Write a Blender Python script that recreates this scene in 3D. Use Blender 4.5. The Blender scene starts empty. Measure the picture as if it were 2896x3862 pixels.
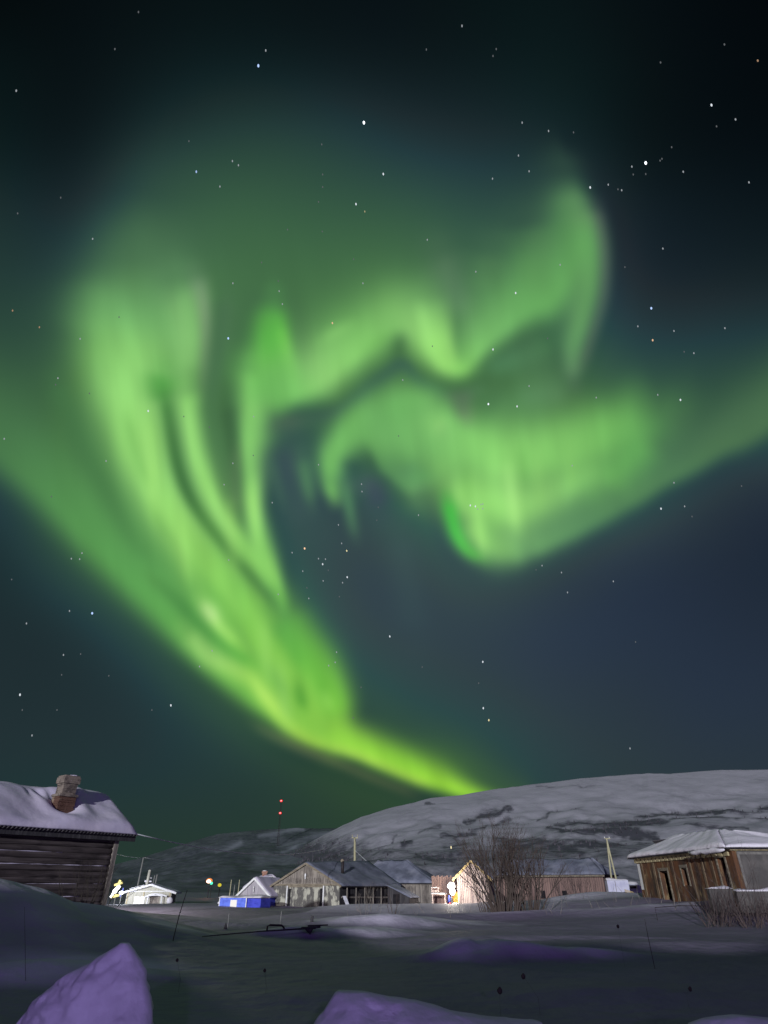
import bpy, bmesh, math, random
import numpy as np
from mathutils import Vector, Matrix
random.seed(7); np.random.seed(7)
SC = bpy.context.scene
COL = SC.collection
R = math.radians
# ------------------------------------------------------------------ camera
F, CX, CY, H = 2250.0, 1448.0, 1931.0, 1.6
TH = math.atan(1415.0/F)                                  # the camera looks up by 32 degrees
cs, sn = math.cos(TH), math.sin(TH)
cam = bpy.data.objects.new('camera', bpy.data.cameras.new('camera')); COL.objects.link(cam)
cam.location = (0, 0, H); cam.rotation_euler = (math.pi/2+TH, 0, 0)
cam.data.sensor_fit = 'VERTICAL'; cam.data.sensor_height = 36; cam.data.lens = 36*F/3862
cam.data.clip_start = .1; cam.data.clip_end = 60000
SC.camera = cam
# ------------------------------------------------------------------ world, moon, exposure
MOON_EL, MOON_AZ = 8.5, 14.0          # low moon behind the camera, a little to the left
W = bpy.data.worlds.new('World'); SC.world = W; W.use_nodes = True
nt = W.node_tree; N = nt.nodes; LK = nt.links; N.clear()
BG_STOPS = [(p, tuple(.36*q for q in c)) for p, c in [(-.05,(.010,.020,.024)),(.0,(.014,.028,.030)),(.12,(.012,.0255,.032)),(.35,(.0095,.021,.030)),(.6,(.005,.0125,.018)),(.8,(.0012,.004,.008)),(1.0,(.0004,.0010,.0030))]]
tc = N.new('ShaderNodeTexCoord'); sx = N.new('ShaderNodeSeparateXYZ'); LK.new(tc.outputs['Generated'], sx.inputs[0])
rp = N.new('ShaderNodeValToRGB'); mp = N.new('ShaderNodeMapRange'); LK.new(sx.outputs['Z'], mp.inputs['Value'])
mp.inputs['From Min'].default_value = -.05; mp.inputs['From Max'].default_value = 1
LK.new(mp.outputs[0], rp.inputs[0])
el = rp.color_ramp.elements
while len(el) > 1: el.remove(el[-1])
for i, (p, c) in enumerate(BG_STOPS):
    e = el[0] if i == 0 else el.new((p+.05)/1.05)
    e.position = (p+.05)/1.05; e.color = (*c, 1)
sky = N.new('ShaderNodeTexSky'); sky.sky_type = 'NISHITA'; sky.sun_disc = False
sky.sun_elevation = R(MOON_EL); sky.sun_rotation = R(180+MOON_AZ)
sm = N.new('ShaderNodeVectorMath'); sm.operation = 'SCALE'; sm.inputs['Scale'].default_value = .0012   # moonlit air
LK.new(sky.outputs[0], sm.inputs[0])
ad = N.new('ShaderNodeVectorMath'); ad.operation = 'ADD'; LK.new(rp.outputs[0], ad.inputs[0]); LK.new(sm.outputs[0], ad.inputs[1])
dk = N.new('ShaderNodeMapRange'); dk.inputs['From Min'].default_value = .25; dk.inputs['From Max'].default_value = -.75; dk.interpolation_type = 'SMOOTHSTEP'
LK.new(sx.outputs['Y'], dk.inputs['Value'])
gl = N.new('ShaderNodeVectorMath'); gl.operation = 'SCALE'; gl.inputs[0].default_value = (.056, .026, .140); LK.new(dk.outputs[0], gl.inputs['Scale'])   # blue-violet glow added behind the camera to tint the near snow
ad2 = N.new('ShaderNodeVectorMath'); ad2.operation = 'ADD'; LK.new(ad.outputs[0], ad2.inputs[0]); LK.new(gl.outputs[0], ad2.inputs[1]); ad = ad2
bg = N.new('ShaderNodeBackground'); wo = N.new('ShaderNodeOutputWorld')
LK.new(ad.outputs[0], bg.inputs['Color']); bg.inputs['Strength'].default_value = 1.0; LK.new(bg.outputs[0], wo.inputs[0])
sun = bpy.data.lights.new('moonlight', 'SUN'); sun.energy = 2.8; sun.angle = R(.5); sun.color = (.90, .93, 1.0)
so = bpy.data.objects.new('moonlight', sun); COL.objects.link(so)
so.rotation_euler = (R(90-MOON_EL), 0, R(-MOON_AZ)); so.location = (0, -30, 40)
SC.view_settings.view_transform = 'Standard'; SC.view_settings.look = 'None'
SC.view_settings.exposure = 0; SC.view_settings.gamma = 1
SC.cycles.transparent_max_bounces = 16; SC.cycles.max_bounces = 5; SC.cycles.diffuse_bounces = 3
SC.cycles.sample_clamp_indirect = 3
# the violet lamp that stands behind the camera
pl = bpy.data.lights.new('violet_lamp', 'POINT'); pl.energy = 4200; pl.color = (.52, .41, 1.0); pl.shadow_soft_size = .12
po = bpy.data.objects.new('violet_lamp', pl); COL.objects.link(po); po.location = (1.5, -11, 3.4)

# ------------------------------------------------------------------ geometry of the view
def ray(px, py):
    a = (px-CX)/F; b = (CY-py)/F
    return np.array([a, cs-b*sn, sn+b*cs])
def at(px, py, Y):
    d = ray(px, py); return Vector(tuple(d*(Y/d[1]))) + Vector((0, 0, H))
def zrow(Y, py): return at(CX, py, Y).z
def xcol(px, Y, z):
    return (px-CX)/F*(Y*cs+(z-H)*sn)
def reach(P, d, px):
    """distance along horizontal direction d from P until the picture column px"""
    k = (px-CX)/F
    c0 = (P[1]*cs+(P[2]-H)*sn)*k - P[0]
    return c0/(d[0]-k*d[1]*cs)

# ------------------------------------------------------------------ materials
def mat(name, col, rough=.8, noise=None, bump=None, metal=0, spec=.3, extra=None):
    """noise: (scale(x,y,z), other colour, contrast, detail); bump: (scale, strength, distance)"""
    m = bpy.data.materials.new(name); m.use_nodes = True; t = m.node_tree; n = t.nodes; l = t.links
    b = n['Principled BSDF']; b.inputs['Base Color'].default_value = (*col, 1); b.inputs['Roughness'].default_value = rough
    b.inputs['Metallic'].default_value = metal; b.inputs['Specular IOR Level'].default_value = spec
    co = n.new('ShaderNodeTexCoord')
    src = None
    for q in (noise if isinstance(noise, list) else [noise] if noise else []):
        sc, c2, lo, hi, det = q
        mp = n.new('ShaderNodeMapping'); mp.inputs['Scale'].default_value = sc; l.new(co.outputs['Object'], mp.inputs[0])
        tx = n.new('ShaderNodeTexNoise'); tx.inputs['Scale'].default_value = 1; tx.inputs['Detail'].default_value = det; tx.inputs['Roughness'].default_value = .62
        l.new(mp.outputs[0], tx.inputs['Vector'])
        mr = n.new('ShaderNodeMapRange'); mr.inputs['From Min'].default_value = lo; mr.inputs['From Max'].default_value = hi; l.new(tx.outputs[0], mr.inputs[0])
        mx = n.new('ShaderNodeMix'); mx.data_type = 'RGBA'; l.new(mr.outputs[0], mx.inputs[0])
        if src is None: mx.inputs[6].default_value = (*col, 1)
        else: l.new(src, mx.inputs[6])
        mx.inputs[7].default_value = (*c2, 1); src = mx.outputs[2]
    if src is not None: l.new(src, b.inputs['Base Color'])
    if bump:
        mp = n.new('ShaderNodeMapping'); s = bump[0]; mp.inputs['Scale'].default_value = s if isinstance(s, tuple) else (s, s, s); l.new(co.outputs['Object'], mp.inputs[0])
        tx = n.new('ShaderNodeTexNoise'); tx.inputs['Scale'].default_value = 1; tx.inputs['Detail'].default_value = 6; l.new(mp.outputs[0], tx.inputs['Vector'])
        bp = n.new('ShaderNodeBump'); bp.inputs['Strength'].default_value = bump[1]; bp.inputs['Distance'].default_value = bump[2]
        l.new(tx.outputs[0], bp.inputs['Height']); l.new(bp.outputs[0], b.inputs['Normal'])
    return m
def emit(name, col, s):
    m = bpy.data.materials.new(name); m.use_nodes = True; n = m.node_tree.nodes; n.clear()
    e = n.new('ShaderNodeEmission'); e.inputs[0].default_value = (*col, 1); e.inputs[1].default_value = s
    o = n.new('ShaderNodeOutputMaterial'); m.node_tree.links.new(e.outputs[0], o.inputs[0]); return m
M = {}
M['snow'] = mat('snow', (.62,.60,.62), .75, [((2.4,2.4,2.4),(.50,.49,.50),.35,.7,5)], (9.0,.45,.04))
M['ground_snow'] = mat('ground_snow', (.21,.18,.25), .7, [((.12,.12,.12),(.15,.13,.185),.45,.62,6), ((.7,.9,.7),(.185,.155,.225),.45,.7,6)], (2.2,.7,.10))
M['roof_snow'] = mat('roof_snow', (.62,.57,.66), .75, [((.6,.6,.6),(.50,.47,.58),.4,.7,5)], (1.6,.4,.10))
M['dull_roof'] = mat('thin_snow_on_slate_roof', (.20,.215,.27), .8, [((.8,.5,.8),(.12,.13,.17),.42,.62,6), ((.35,.35,.35),(.30,.31,.36),.55,.75,4)], (1.6,.4,.08))
M['log'] = mat('weathered_log', (.050,.040,.038), .85, [((.5,6,14),(.12,.10,.095),.45,.72,8), ((1.2,1.2,4),(.018,.014,.014),.52,.72,5)], ((1.5,6,26),.7,.03))
M['grey_wood'] = mat('grey_weathered_wood', (.16,.14,.12), .85, [((9,9,.5),(.34,.30,.25),.42,.66,7), ((1.1,1.1,.8),(.07,.058,.05),.5,.7,5)], ((22,22,1),.6,.02))
M['pale_plaster'] = mat('peeling_pale_plaster', (.11,.105,.095), .9, [((1.7,1.7,.9),(.42,.41,.33),.50,.56,7), ((6,6,3),(.26,.25,.21),.55,.7,4)], (5,.5,.03))
M['dark_wood'] = mat('dark_planks', (.035,.033,.036), .9, [((7,7,.5),(.09,.085,.085),.5,.72,7)], ((14,14,1),.5,.03))
M['fascia'] = mat('weathered_fascia_board', (.15,.125,.09), .8, [((2,2,9),(.30,.26,.19),.4,.7,5)])
M['corr'] = mat('corrugated_sheet', (.035,.032,.035), .6, [((3,3,3),(.09,.08,.08),.45,.7,5)])
M['brick'] = mat('red_brick', (.12,.065,.045), .9, [((4,4,9),(.09,.045,.03),.5,.62,6), ((2,2,2),(.34,.26,.18),.60,.70,5)], (9,.6,.03))
M['whitewash'] = mat('flaking_whitewash', (.23,.19,.15), .9, [((3,3,4),(.11,.09,.075),.47,.58,6)], (8,.5,.02))
M['pale_wall'] = mat('pale_painted_boards', (.42,.41,.33), .8, [((12,12,.5),(.28,.27,.21),.45,.7,6)])
M['white'] = mat('white_paint', (.72,.72,.70), .7, [((3,3,3),(.55,.55,.53),.5,.7,4)])
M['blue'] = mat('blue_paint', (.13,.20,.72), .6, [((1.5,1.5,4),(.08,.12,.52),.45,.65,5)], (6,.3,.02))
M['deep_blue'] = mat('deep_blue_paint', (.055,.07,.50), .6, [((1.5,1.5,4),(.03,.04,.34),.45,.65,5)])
M['lilac_wood'] = mat('pale_lilac_boards', (.40,.38,.40), .8, [((9,9,.5),(.26,.235,.26),.42,.62,6)], ((16,16,1),.5,.02))
M['pink_wood'] = mat('pinkish_boards', (.40,.33,.30), .85, [((7,7,.45),(.20,.15,.145),.46,.6,7)], ((14,14,.8),.6,.02))
M['red_wood'] = mat('reddish_boards', (.26,.17,.14), .85, [((9,9,.4),(.14,.09,.08),.42,.62,6)], ((16,16,1),.5,.02))
M['yellow_wood'] = mat('yellowish_board', (.42,.32,.15), .8, [((5,5,5),(.25,.18,.09),.45,.7,5)])
M['pole'] = mat('pale_pole_wood', (.42,.40,.25), .8, [((6,6,.7),(.30,.27,.15),.45,.7,5)])
M['greypole'] = mat('grey_pole', (.22,.22,.20), .8, [((6,6,.7),(.12,.12,.11),.45,.7,5)])
M['orange_wall'] = mat('rusty_orange_plaster', (.17,.075,.032), .9, [((1.2,1.1,.45),(.05,.033,.024),.42,.62,7), ((2.5,2.4,.8),(.27,.20,.10),.55,.66,7)], (4,.6,.04))
M['grey_wall'] = mat('grey_plaster', (.085,.08,.075), .9, [((1.2,1.2,1.2),(.13,.12,.11),.45,.65,6)], (4,.5,.03))
M['cream'] = mat('cream_cornice', (.45,.38,.22), .85, [((4,4,4),(.25,.2,.11),.45,.65,5)])
M['black'] = mat('dark_opening', (.010,.009,.011), .95, [((3,3,3),(.02,.018,.02),.4,.7,3)])
M['iron'] = mat('rusted_iron', (.030,.026,.028), .7, [((8,8,8),(.07,.045,.035),.5,.7,5)], metal=.3)
M['bark'] = mat('willow_bark', (.070,.052,.042), .85, [((5,5,2),(.085,.065,.055),.5,.7,5)])
M['bark_red'] = mat('reddish_twig_bark', (.060,.045,.042), .85, [((5,5,2),(.11,.08,.07),.45,.65,5)])
M['weed'] = mat('dry_weed', (.035,.028,.024), .9, [((20,20,20),(.06,.05,.035),.45,.65,3)])
M['wire'] = mat('bare_wire', (.62,.66,.64), .5, [((1,1,1),(.5,.52,.5),.4,.6,2)])
M['redcloth'] = mat('red_plastic', (.45,.03,.02), .6, [((6,6,6),(.3,.02,.02),.4,.6,3)])
M['orangecloth'] = mat('orange_plastic', (.60,.28,.04), .6, [((6,6,6),(.4,.15,.03),.4,.6,3)])
M['bluecloth'] = mat('blue_plastic', (.05,.08,.35), .6, [((6,6,6),(.03,.04,.2),.4,.6,3)])

def add_lit_tone(m, col):
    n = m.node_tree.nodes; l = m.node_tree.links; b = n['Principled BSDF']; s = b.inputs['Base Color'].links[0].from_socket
    a = n.new('ShaderNodeAttribute'); a.attribute_name = 'lit_tone'; mx = n.new('ShaderNodeMix'); mx.data_type = 'RGBA'
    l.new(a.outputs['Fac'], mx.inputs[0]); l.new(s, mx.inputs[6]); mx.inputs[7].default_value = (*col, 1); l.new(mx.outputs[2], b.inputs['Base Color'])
add_lit_tone(M['ground_snow'], (.52,.49,.56))  # paler snow colour painted in where light falls on the ground
# ------------------------------------------------------------------ mesh helpers
class MB:
    def __init__(s): s.v = []; s.f = []
    def add(s, v, f):
        o = len(s.v); s.v += [tuple(p) for p in v]; s.f += [tuple(i+o for i in q) for q in f]; return s
    def box(s, x0, y0, z0, x1, y1, z1):
        return s.add([(x0,y0,z0),(x1,y0,z0),(x1,y1,z0),(x0,y1,z0),(x0,y0,z1),(x1,y0,z1),(x1,y1,z1),(x0,y1,z1)],
                     [(0,3,2,1),(4,5,6,7),(0,1,5,4),(1,2,6,5),(2,3,7,6),(3,0,4,7)])
    def slab(s, P, n, t):
        """polygon P thickened by t along -n"""
        k = len(P); n = Vector(n).normalized()*t; P = [Vector(p) for p in P]
        v = P + [p-n for p in P]
        return s.add(v, [tuple(range(k)), tuple(range(2*k-1, k-1, -1))]+[(i, k+i, k+(i+1)%k, (i+1)%k) for i in range(k)])
    def tube(s, pts, rad, n=6, cap=True):
        pts = [Vector(p) for p in pts]; rad = rad if hasattr(rad, '__len__') else [rad]*len(pts); V = []; Fc = []
        up = Vector((.3,.2,1)).normalized()
        for i, p in enumerate(pts):
            d = (pts[min(i+1, len(pts)-1)]-pts[max(i-1, 0)]).normalized()
            a = d.cross(up if abs(d.dot(up)) < .95 else Vector((1,0,0))).normalized(); b = d.cross(a)
            V += [p+(a*math.cos(2*math.pi*k/n)+b*math.sin(2*math.pi*k/n))*rad[i] for k in range(n)]
        for i in range(len(pts)-1):
            for k in range(n): Fc.append((i*n+k, i*n+(k+1)%n, (i+1)*n+(k+1)%n, (i+1)*n+k))
        if cap: Fc += [tuple(range(n-1, -1, -1)), tuple((len(pts)-1)*n+k for k in range(n))]
        return s.add(V, Fc)
    def beam(s, a, b, w, h):
        a = Vector(a); b = Vector(b); d = (b-a).normalized(); u = d.cross(Vector((0,0,1)))
        u = (u if u.length > .01 else Vector((1,0,0))).normalized()*w/2; t = u.cross(d).normalized()*h/2
        return s.add([a-u-t,a+u-t,a+u+t,a-u+t,b-u-t,b+u-t,b+u+t,b-u+t],[(0,1,2,3),(7,6,5,4),(0,4,5,1),(1,5,6,2),(2,6,7,3),(3,7,4,0)])
    def blob(s, c, r, seg=12, rings=7, jit=0, seed=0):
        rr = random.Random(seed); r = r if hasattr(r, '__len__') else (r, r, r); V = [(c[0],c[1],c[2]+r[2])]; Fc = []
        for i in range(1, rings):
            t = math.pi*i/rings
            for k in range(seg):
                j = 1+jit*(rr.random()-.5); p = 2*math.pi*k/seg
                V.append((c[0]+r[0]*math.sin(t)*math.cos(p)*j, c[1]+r[1]*math.sin(t)*math.sin(p)*j, c[2]+r[2]*math.cos(t)*j))
        V.append((c[0],c[1],c[2]-r[2])); L = len(V)-1
        for k in range(seg):
            Fc.append((0, 1+k, 1+(k+1)%seg)); Fc.append((L, L-seg+(k+1)%seg, L-seg+k))
            for i in range(rings-2):
                a = 1+i*seg; Fc.append((a+k, a+seg+k, a+seg+(k+1)%seg, a+(k+1)%seg))
        return s.add(V, Fc)
    def build(s, name, m, parent=None, smooth=False, label=None):
        me = bpy.data.meshes.new(name); me.from_pydata(s.v, [], s.f); me.validate(); me.update()
        bm = bmesh.new(); bm.from_mesh(me); bmesh.ops.recalc_face_normals(bm, faces=bm.faces); bm.to_mesh(me); bm.free()
        o = bpy.data.objects.new(name, me); COL.objects.link(o); me.materials.append(m)
        if smooth: me.polygons.foreach_set('use_smooth', [True]*len(me.polygons))
        if parent: o.parent = parent
        if label: o['label'] = label
        return o
def tag(o, label, cat, group=None, kind=None):
    if label: o['label'] = label
    if cat: o['category'] = cat
    if group: o['group'] = group
    if kind: o['kind'] = kind
    return o
def thing(name, loc, label, cat, rz=0, group=None):
    o = bpy.data.objects.new(name, None); COL.objects.link(o); o.location = loc; o.rotation_euler = (0, 0, rz)
    o.empty_display_size = .3; return tag(o, label, cat, group)
def np_mesh(name, X, Y, Z, m, keep=None):
    """a grid of points as one mesh"""
    r, c = X.shape; co = np.stack([X, Y, Z], -1).reshape(-1, 3)
    i = np.arange(r*c).reshape(r, c); q = np.stack([i[:-1,:-1], i[:-1,1:], i[1:,1:], i[1:,:-1]], -1).reshape(-1, 4)
    if keep is not None:
        k = keep.ravel()[q].any(1); q = q[k]; us = np.unique(q); mp_ = -np.ones(r*c, int); mp_[us] = np.arange(len(us)); q = mp_[q]; co = co[us]
    else: us = np.arange(r*c)
    me = bpy.data.meshes.new(name); me.vertices.add(len(co)); me.vertices.foreach_set('co', co.astype('f').ravel())
    me.loops.add(q.size); me.loops.foreach_set('vertex_index', q.astype('i').ravel())
    me.polygons.add(len(q)); me.polygons.foreach_set('loop_start', np.arange(0, q.size, 4).astype('i')); me.polygons.foreach_set('use_smooth', [True]*len(q))
    me.update(); me.validate(); me.materials.append(m)
    o = bpy.data.objects.new(name, me); COL.objects.link(o); return o, us

# ------------------------------------------------------------------ the aurora
# ---------- the aurora's chart of the sky (u right, v down; converted to world directions below)
BASE_G = """
 6 10 14 16 16 14 15 18 20 13  8  5
20 14 22 28 28 25 23 25 27 19 10  7
25 17 36 62 68 62 48 42 40 19 12 9
48 34 74 98 92 86 88 74 80 32 24 20
58 58 108 110 112 112 114 100 104 36 32 32
76 84 140 100 112 118 104 96 104 60 60 64
92 98 160 108 78 120 140 122 112 112 90 92
56 112 150 132 72 82 108 140 140 104 62 42
42 80 140 145 78 62 70 88 60 48 42 38
42 42 72 130 118 64 64 60 54 50 46 42
44 44 46 72 120 84 68 62 56 51 48 47
47 48 49 51 55 78 84 76 62 55 51 49
50 51 52 53 54 55 60 62 58 55 52 50"""
BASE_T = """
2 1 2 3 2 1 1 4 4 1 0 0
5 1 3 4 4 2 2 3 5 4 0 0
5 1 4 6 6 5 3 3 4 3 1 0
5 2 5 6 6 6 6 5 6 1 1 1
6 5 6 6 6 6 6 5 6 1 1 2
6 6 8 6 6 6 6 6 6 4 4 5
7 7 9 8 4 7 8 7 7 7 7 7
3 8 9 9 3 3 6 8 8 7 3 0
4 6 9 9 4 1 2 4 3 0 0 0
3 3 5 9 8 1 1 1 0 0 0 0
3 3 3 6 9 6 3 2 1 1 0 0
3 3 3 4 6 9 8 6 3 2 1 1
6 6 6 6 6 7 8 6 4 3 2 1"""
# profile, alpha, [(u, v, width on the left of travel, width on the right, r, g, b), ...]
S = []
def st(p, a, pts): S.append((p, a, pts))
def px(t):  # pink-grey fringe helper colours
    return t
# upper left glow and its fading top
st(2,.75,[(350,420,110,120,56,88,64),(338,530,120,120,72,112,78),(325,640,110,130,112,170,100),(315,760,100,130,130,198,108)])
# outer band along the lower edge
st(2.4,.9,[(-200,800,110,62,70,110,72),(-40,930,120,60,72,118,74),(80,1030,125,56,80,135,78),(190,1140,125,54,88,152,82),(300,1255,125,50,93,163,84),(400,1365,115,42,96,166,80),(500,1462,105,34,104,172,78),(590,1530,95,30,120,186,78),(680,1578,70,24,135,196,76),(760,1612,50,20,145,200,72)])
st(2,.6,[(120,820,30,30,66,112,70),(165,930,32,30,68,116,70),(215,1030,30,28,70,120,70),(265,1120,26,26,76,130,74),(325,1215,20,20,84,146,78)])
st(2,.6,[(324,600,120,120,78,120,82),(318,650,120,120,104,162,98),(308,710,130,122,122,188,108),(300,760,130,120,126,194,108)])
# main left curtain
st(2.4,.95,[(304,570,90,90,72,112,78),(296,630,100,96,94,146,92),(286,690,112,100,114,176,104),(274,760,114,94,134,200,110),(270,850,104,78,146,214,116),(294,950,80,66,144,210,110),(330,1040,64,58,146,212,112),(385,1130,58,58,142,206,104),(440,1210,62,62,136,204,96),(505,1300,75,72,130,202,90),(575,1390,80,80,130,200,82),(640,1470,80,80,130,198,78),(690,1540,62,66,132,198,74),(728,1600,40,40,134,198,70)])
st(2.2,.8,[(380,600,46,46,92,140,94),(388,630,46,46,106,158,100),(400,670,44,42,122,178,108),(405,760,44,38,132,192,112),(400,830,44,34,128,190,106)])
st(2,.55,[(425,590,26,26,100,134,102),(440,640,18,20,128,158,122),(446,700,14,16,142,165,130),(440,790,12,14,130,160,115),(432,860,12,12,112,150,98)])
st(2,.8,[(490,640,24,26,74,112,78),(478,720,24,34,74,112,78),(470,800,20,44,74,114,78),(456,880,20,40,76,120,76),(472,960,20,36,80,126,78),(490,1040,16,22,92,138,84),(505,1110,12,14,110,160,90)])
st(2,.85,[(350,800,30,30,98,170,84),(345,835,36,34,88,160,76),(355,870,20,22,84,146,74)])
# dark rift
st(2.2,.92,[(352,850,12,13,84,146,74),(362,920,14,14,80,134,72),(378,990,14,14,74,126,68),(405,1060,14,14,72,122,66),(450,1130,13,13,78,132,66),(500,1195,13,13,74,126,64),(560,1258,13,14,70,120,64),(618,1315,14,16,64,106,66)])
# second curtain right of the rift
st(2.3,.92,[(392,840,32,22,128,194,104),(404,910,30,22,140,206,112),(422,985,28,24,142,208,112),(452,1062,26,26,140,204,108),(484,1120,24,28,142,206,108),(526,1178,20,30,138,206,102),(566,1230,18,26,132,200,98),(598,1285,12,16,112,178,90)])
# third curtain
st(2.3,.92,[(560,800,55,40,118,186,98),(545,860,58,34,124,192,102),(537,940,54,28,128,196,106),(540,1020,38,24,134,202,108),(542,1090,26,24,142,208,112),(552,1150,28,26,136,206,108),(574,1215,26,24,130,198,100),(598,1275,18,18,118,184,92),(610,1310,14,14,104,168,84),(622,1345,12,12,84,136,78)])
st(2,.45,[(508,960,10,10,104,140,92),(506,1030,10,10,104,140,92),(512,1100,8,8,110,150,92)])
st(2.6,.88,[(594,640,28,30,78,136,78),(590,690,40,42,88,166,74),(588,740,46,46,96,184,76),(590,800,50,46,106,188,82),(596,860,46,30,116,188,92)])
st(2,.7,[(608,690,12,14,96,186,76),(620,745,14,16,118,206,86),(632,800,16,18,128,212,96),(642,850,14,16,112,198,84)])
st(2.2,.9,[(545,800,50,50,108,182,90),(600,835,60,40,112,188,94),(655,850,50,30,120,194,102)])
# the wave
st(2.2,.92,[(600,860,85,24,110,180,96),(652,846,92,30,124,194,104),(700,822,102,40,140,206,114),(752,785,102,42,136,204,110),(802,742,102,40,128,196,104),(848,706,97,36,126,190,104),(888,706,85,40,138,202,112),(925,745,78,42,148,216,116),(962,785,73,30,146,214,112),(1000,795,61,26,132,202,104),(1028,755,73,30,122,190,104),(1075,706,85,36,114,180,102),(1135,668,92,40,108,176,98),(1190,632,102,52,104,172,94),(1232,570,102,46,100,168,92),(1248,495,87,40,92,154,88),(1236,430,61,36,84,134,86),(1225,370,61,40,60,92,70)])
st(2,.55,[(915,640,50,40,116,176,104),(935,720,34,30,150,218,116),(952,780,26,24,148,216,110)])
st(2,.45,[(945,540,44,44,88,118,90),(985,630,40,40,106,144,106),(1008,700,26,30,116,168,108)])
st(2,.5,[(1060,540,60,50,80,122,82),(1040,640,44,40,92,144,88)])
st(1.8,.55,[(1160,470,70,60,72,108,78),(1170,560,70,60,90,142,86),(1110,630,60,50,98,158,90)])
st(2.2,.8,[(1258,440,20,34,90,128,90),(1268,520,34,36,98,158,92),(1270,600,34,40,102,160,94),(1256,680,34,40,102,158,96),(1240,740,30,34,100,154,98),(1236,795,24,24,92,134,94),(1240,830,18,16,80,110,86)])
st(2,.35,[(1290,440,14,20,96,104,96),(1306,560,10,16,98,110,100),(1300,660,10,16,92,108,96),(1262,790,10,14,92,108,92)])
st(2,.65,[(1190,730,26,34,74,126,80),(1150,760,34,34,76,122,82),(1090,780,30,30,80,130,88),(1040,800,20,20,80,132,84)])
st(1.6,.65,[(1100,870,50,50,94,146,96),(1180,850,60,50,92,138,94),(1240,870,40,40,84,122,84)])
# dark lane under the wave
st(2,.9,[(600,915,16,22,84,112,84),(660,905,14,20,66,102,78),(720,892,14,18,64,100,78),(780,858,15,18,64,104,78),(830,812,14,20,64,104,78),(868,786,12,22,66,106,80),(902,818,10,18,70,114,80),(950,852,14,14,76,122,80),(990,862,14,18,82,112,82),(1030,842,12,16,84,128,86)])
st(2,.35,[(1000,880,22,26,96,118,92),(1005,920,22,26,112,140,104)])
st(1.8,.9,[(625,945,42,40,60,86,82),(622,1010,42,54,60,84,84),(640,1080,50,50,58,84,82),(665,1150,60,44,56,80,80)])
st(2,.45,[(585,990,9,9,74,116,88),(594,1040,9,9,74,112,88),(606,1100,8,8,66,98,84)])
# lower right ribbon
st(2.4,.9,[(722,1080,18,14,96,150,92),(712,1035,26,26,110,176,98),(714,985,36,36,112,180,98),(760,930,46,60,114,184,100),(815,915,60,104,114,182,102),(880,915,66,125,116,184,102),(950,925,50,110,124,194,106),(1040,975,80,80,134,206,108),(1130,985,84,80,136,208,108),(1230,965,78,70,132,204,106),(1320,935,74,62,118,190,98),(1390,915,78,60,102,168,90),(1435,905,64,56,90,148,84)])
st(2.2,.9,[(955,1030,44,44,140,210,110),(1020,1075,56,60,146,216,112),(1100,1100,66,84,152,222,118),(1180,1090,62,74,146,212,116),(1260,1045,50,48,136,206,110),(1330,990,40,40,118,190,100)])
st(2,.8,[(1015,1110,30,30,136,210,108),(1035,1160,40,36,142,214,112),(1080,1185,44,40,138,204,112),(1140,1165,44,36,122,180,108)])
st(2,.75,[(850,1010,30,30,88,142,92),(890,1045,40,34,96,152,96),(900,1080,40,30,104,152,98)])
st(2,.7,[(860,1025,20,20,88,140,90),(930,1030,14,14,100,164,94)])
st(2,.85,[(966,1075,14,14,72,170,72),(974,1105,15,15,74,186,74),(988,1155,15,16,84,196,82),(1012,1190,12,14,92,188,84),(1050,1215,12,12,90,156,84)])
st(2,.6,[(1090,980,20,20,146,216,116),(1106,1070,18,18,166,230,130),(1118,1150,15,15,160,222,124)])
st(2,.6,[(1026,1070,12,12,150,220,118),(1034,1130,13,13,158,226,122),(1046,1200,10,10,150,216,118)])
st(2.4,.85,[(1120,1195,44,24,112,166,104),(1200,1160,60,26,98,150,98),(1290,1115,70,27,86,134,90),(1380,1062,76,28,82,128,86),(1470,1010,80,30,80,124,84),(1560,965,84,32,78,118,80),(1660,905,90,36,76,114,78),(1800,820,100,40,74,110,74),(2000,700,110,44,60,90,62)])
st(1.8,.5,[(1480,870,40,60,64,100,72),(1440,980,30,40,72,112,80),(1380,1030,20,30,74,120,84)])
st(2,.8,[(800,915,40,40,106,172,96),(880,872,42,46,110,178,98),(950,892,40,40,118,182,104)])
st(2,.6,[(935,915,24,24,138,202,112),(958,935,22,22,132,192,112)])
st(2,.6,[(988,862,24,20,82,116,84),(1005,905,18,18,106,134,98)])
st(2,.7,[(1400,930,50,40,98,168,88),(1360,990,50,40,104,176,92),(1290,1055,50,34,116,186,98)])
# rays hanging into the hollow
st(2,.7,[(648,980,22,20,74,118,86),(660,1045,18,16,84,134,92),(672,1100,11,11,66,100,82)])
st(2,.75,[(704,1040,18,16,110,178,98),(718,1068,14,13,104,164,96),(728,1085,9,9,86,130,88)])
st(2,.7,[(738,1030,16,14,90,148,92),(752,1100,12,12,82,132,92),(768,1170,10,10,62,90,80)])
st(2,.8,[(760,1050,20,20,74,104,90),(800,1060,28,24,64,82,88),(820,1110,30,30,56,74,84)])
st(2,.5,[(860,1150,34,40,62,90,86),(880,1250,36,44,58,80,82),(900,1380,40,50,52,72,78)])
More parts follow.
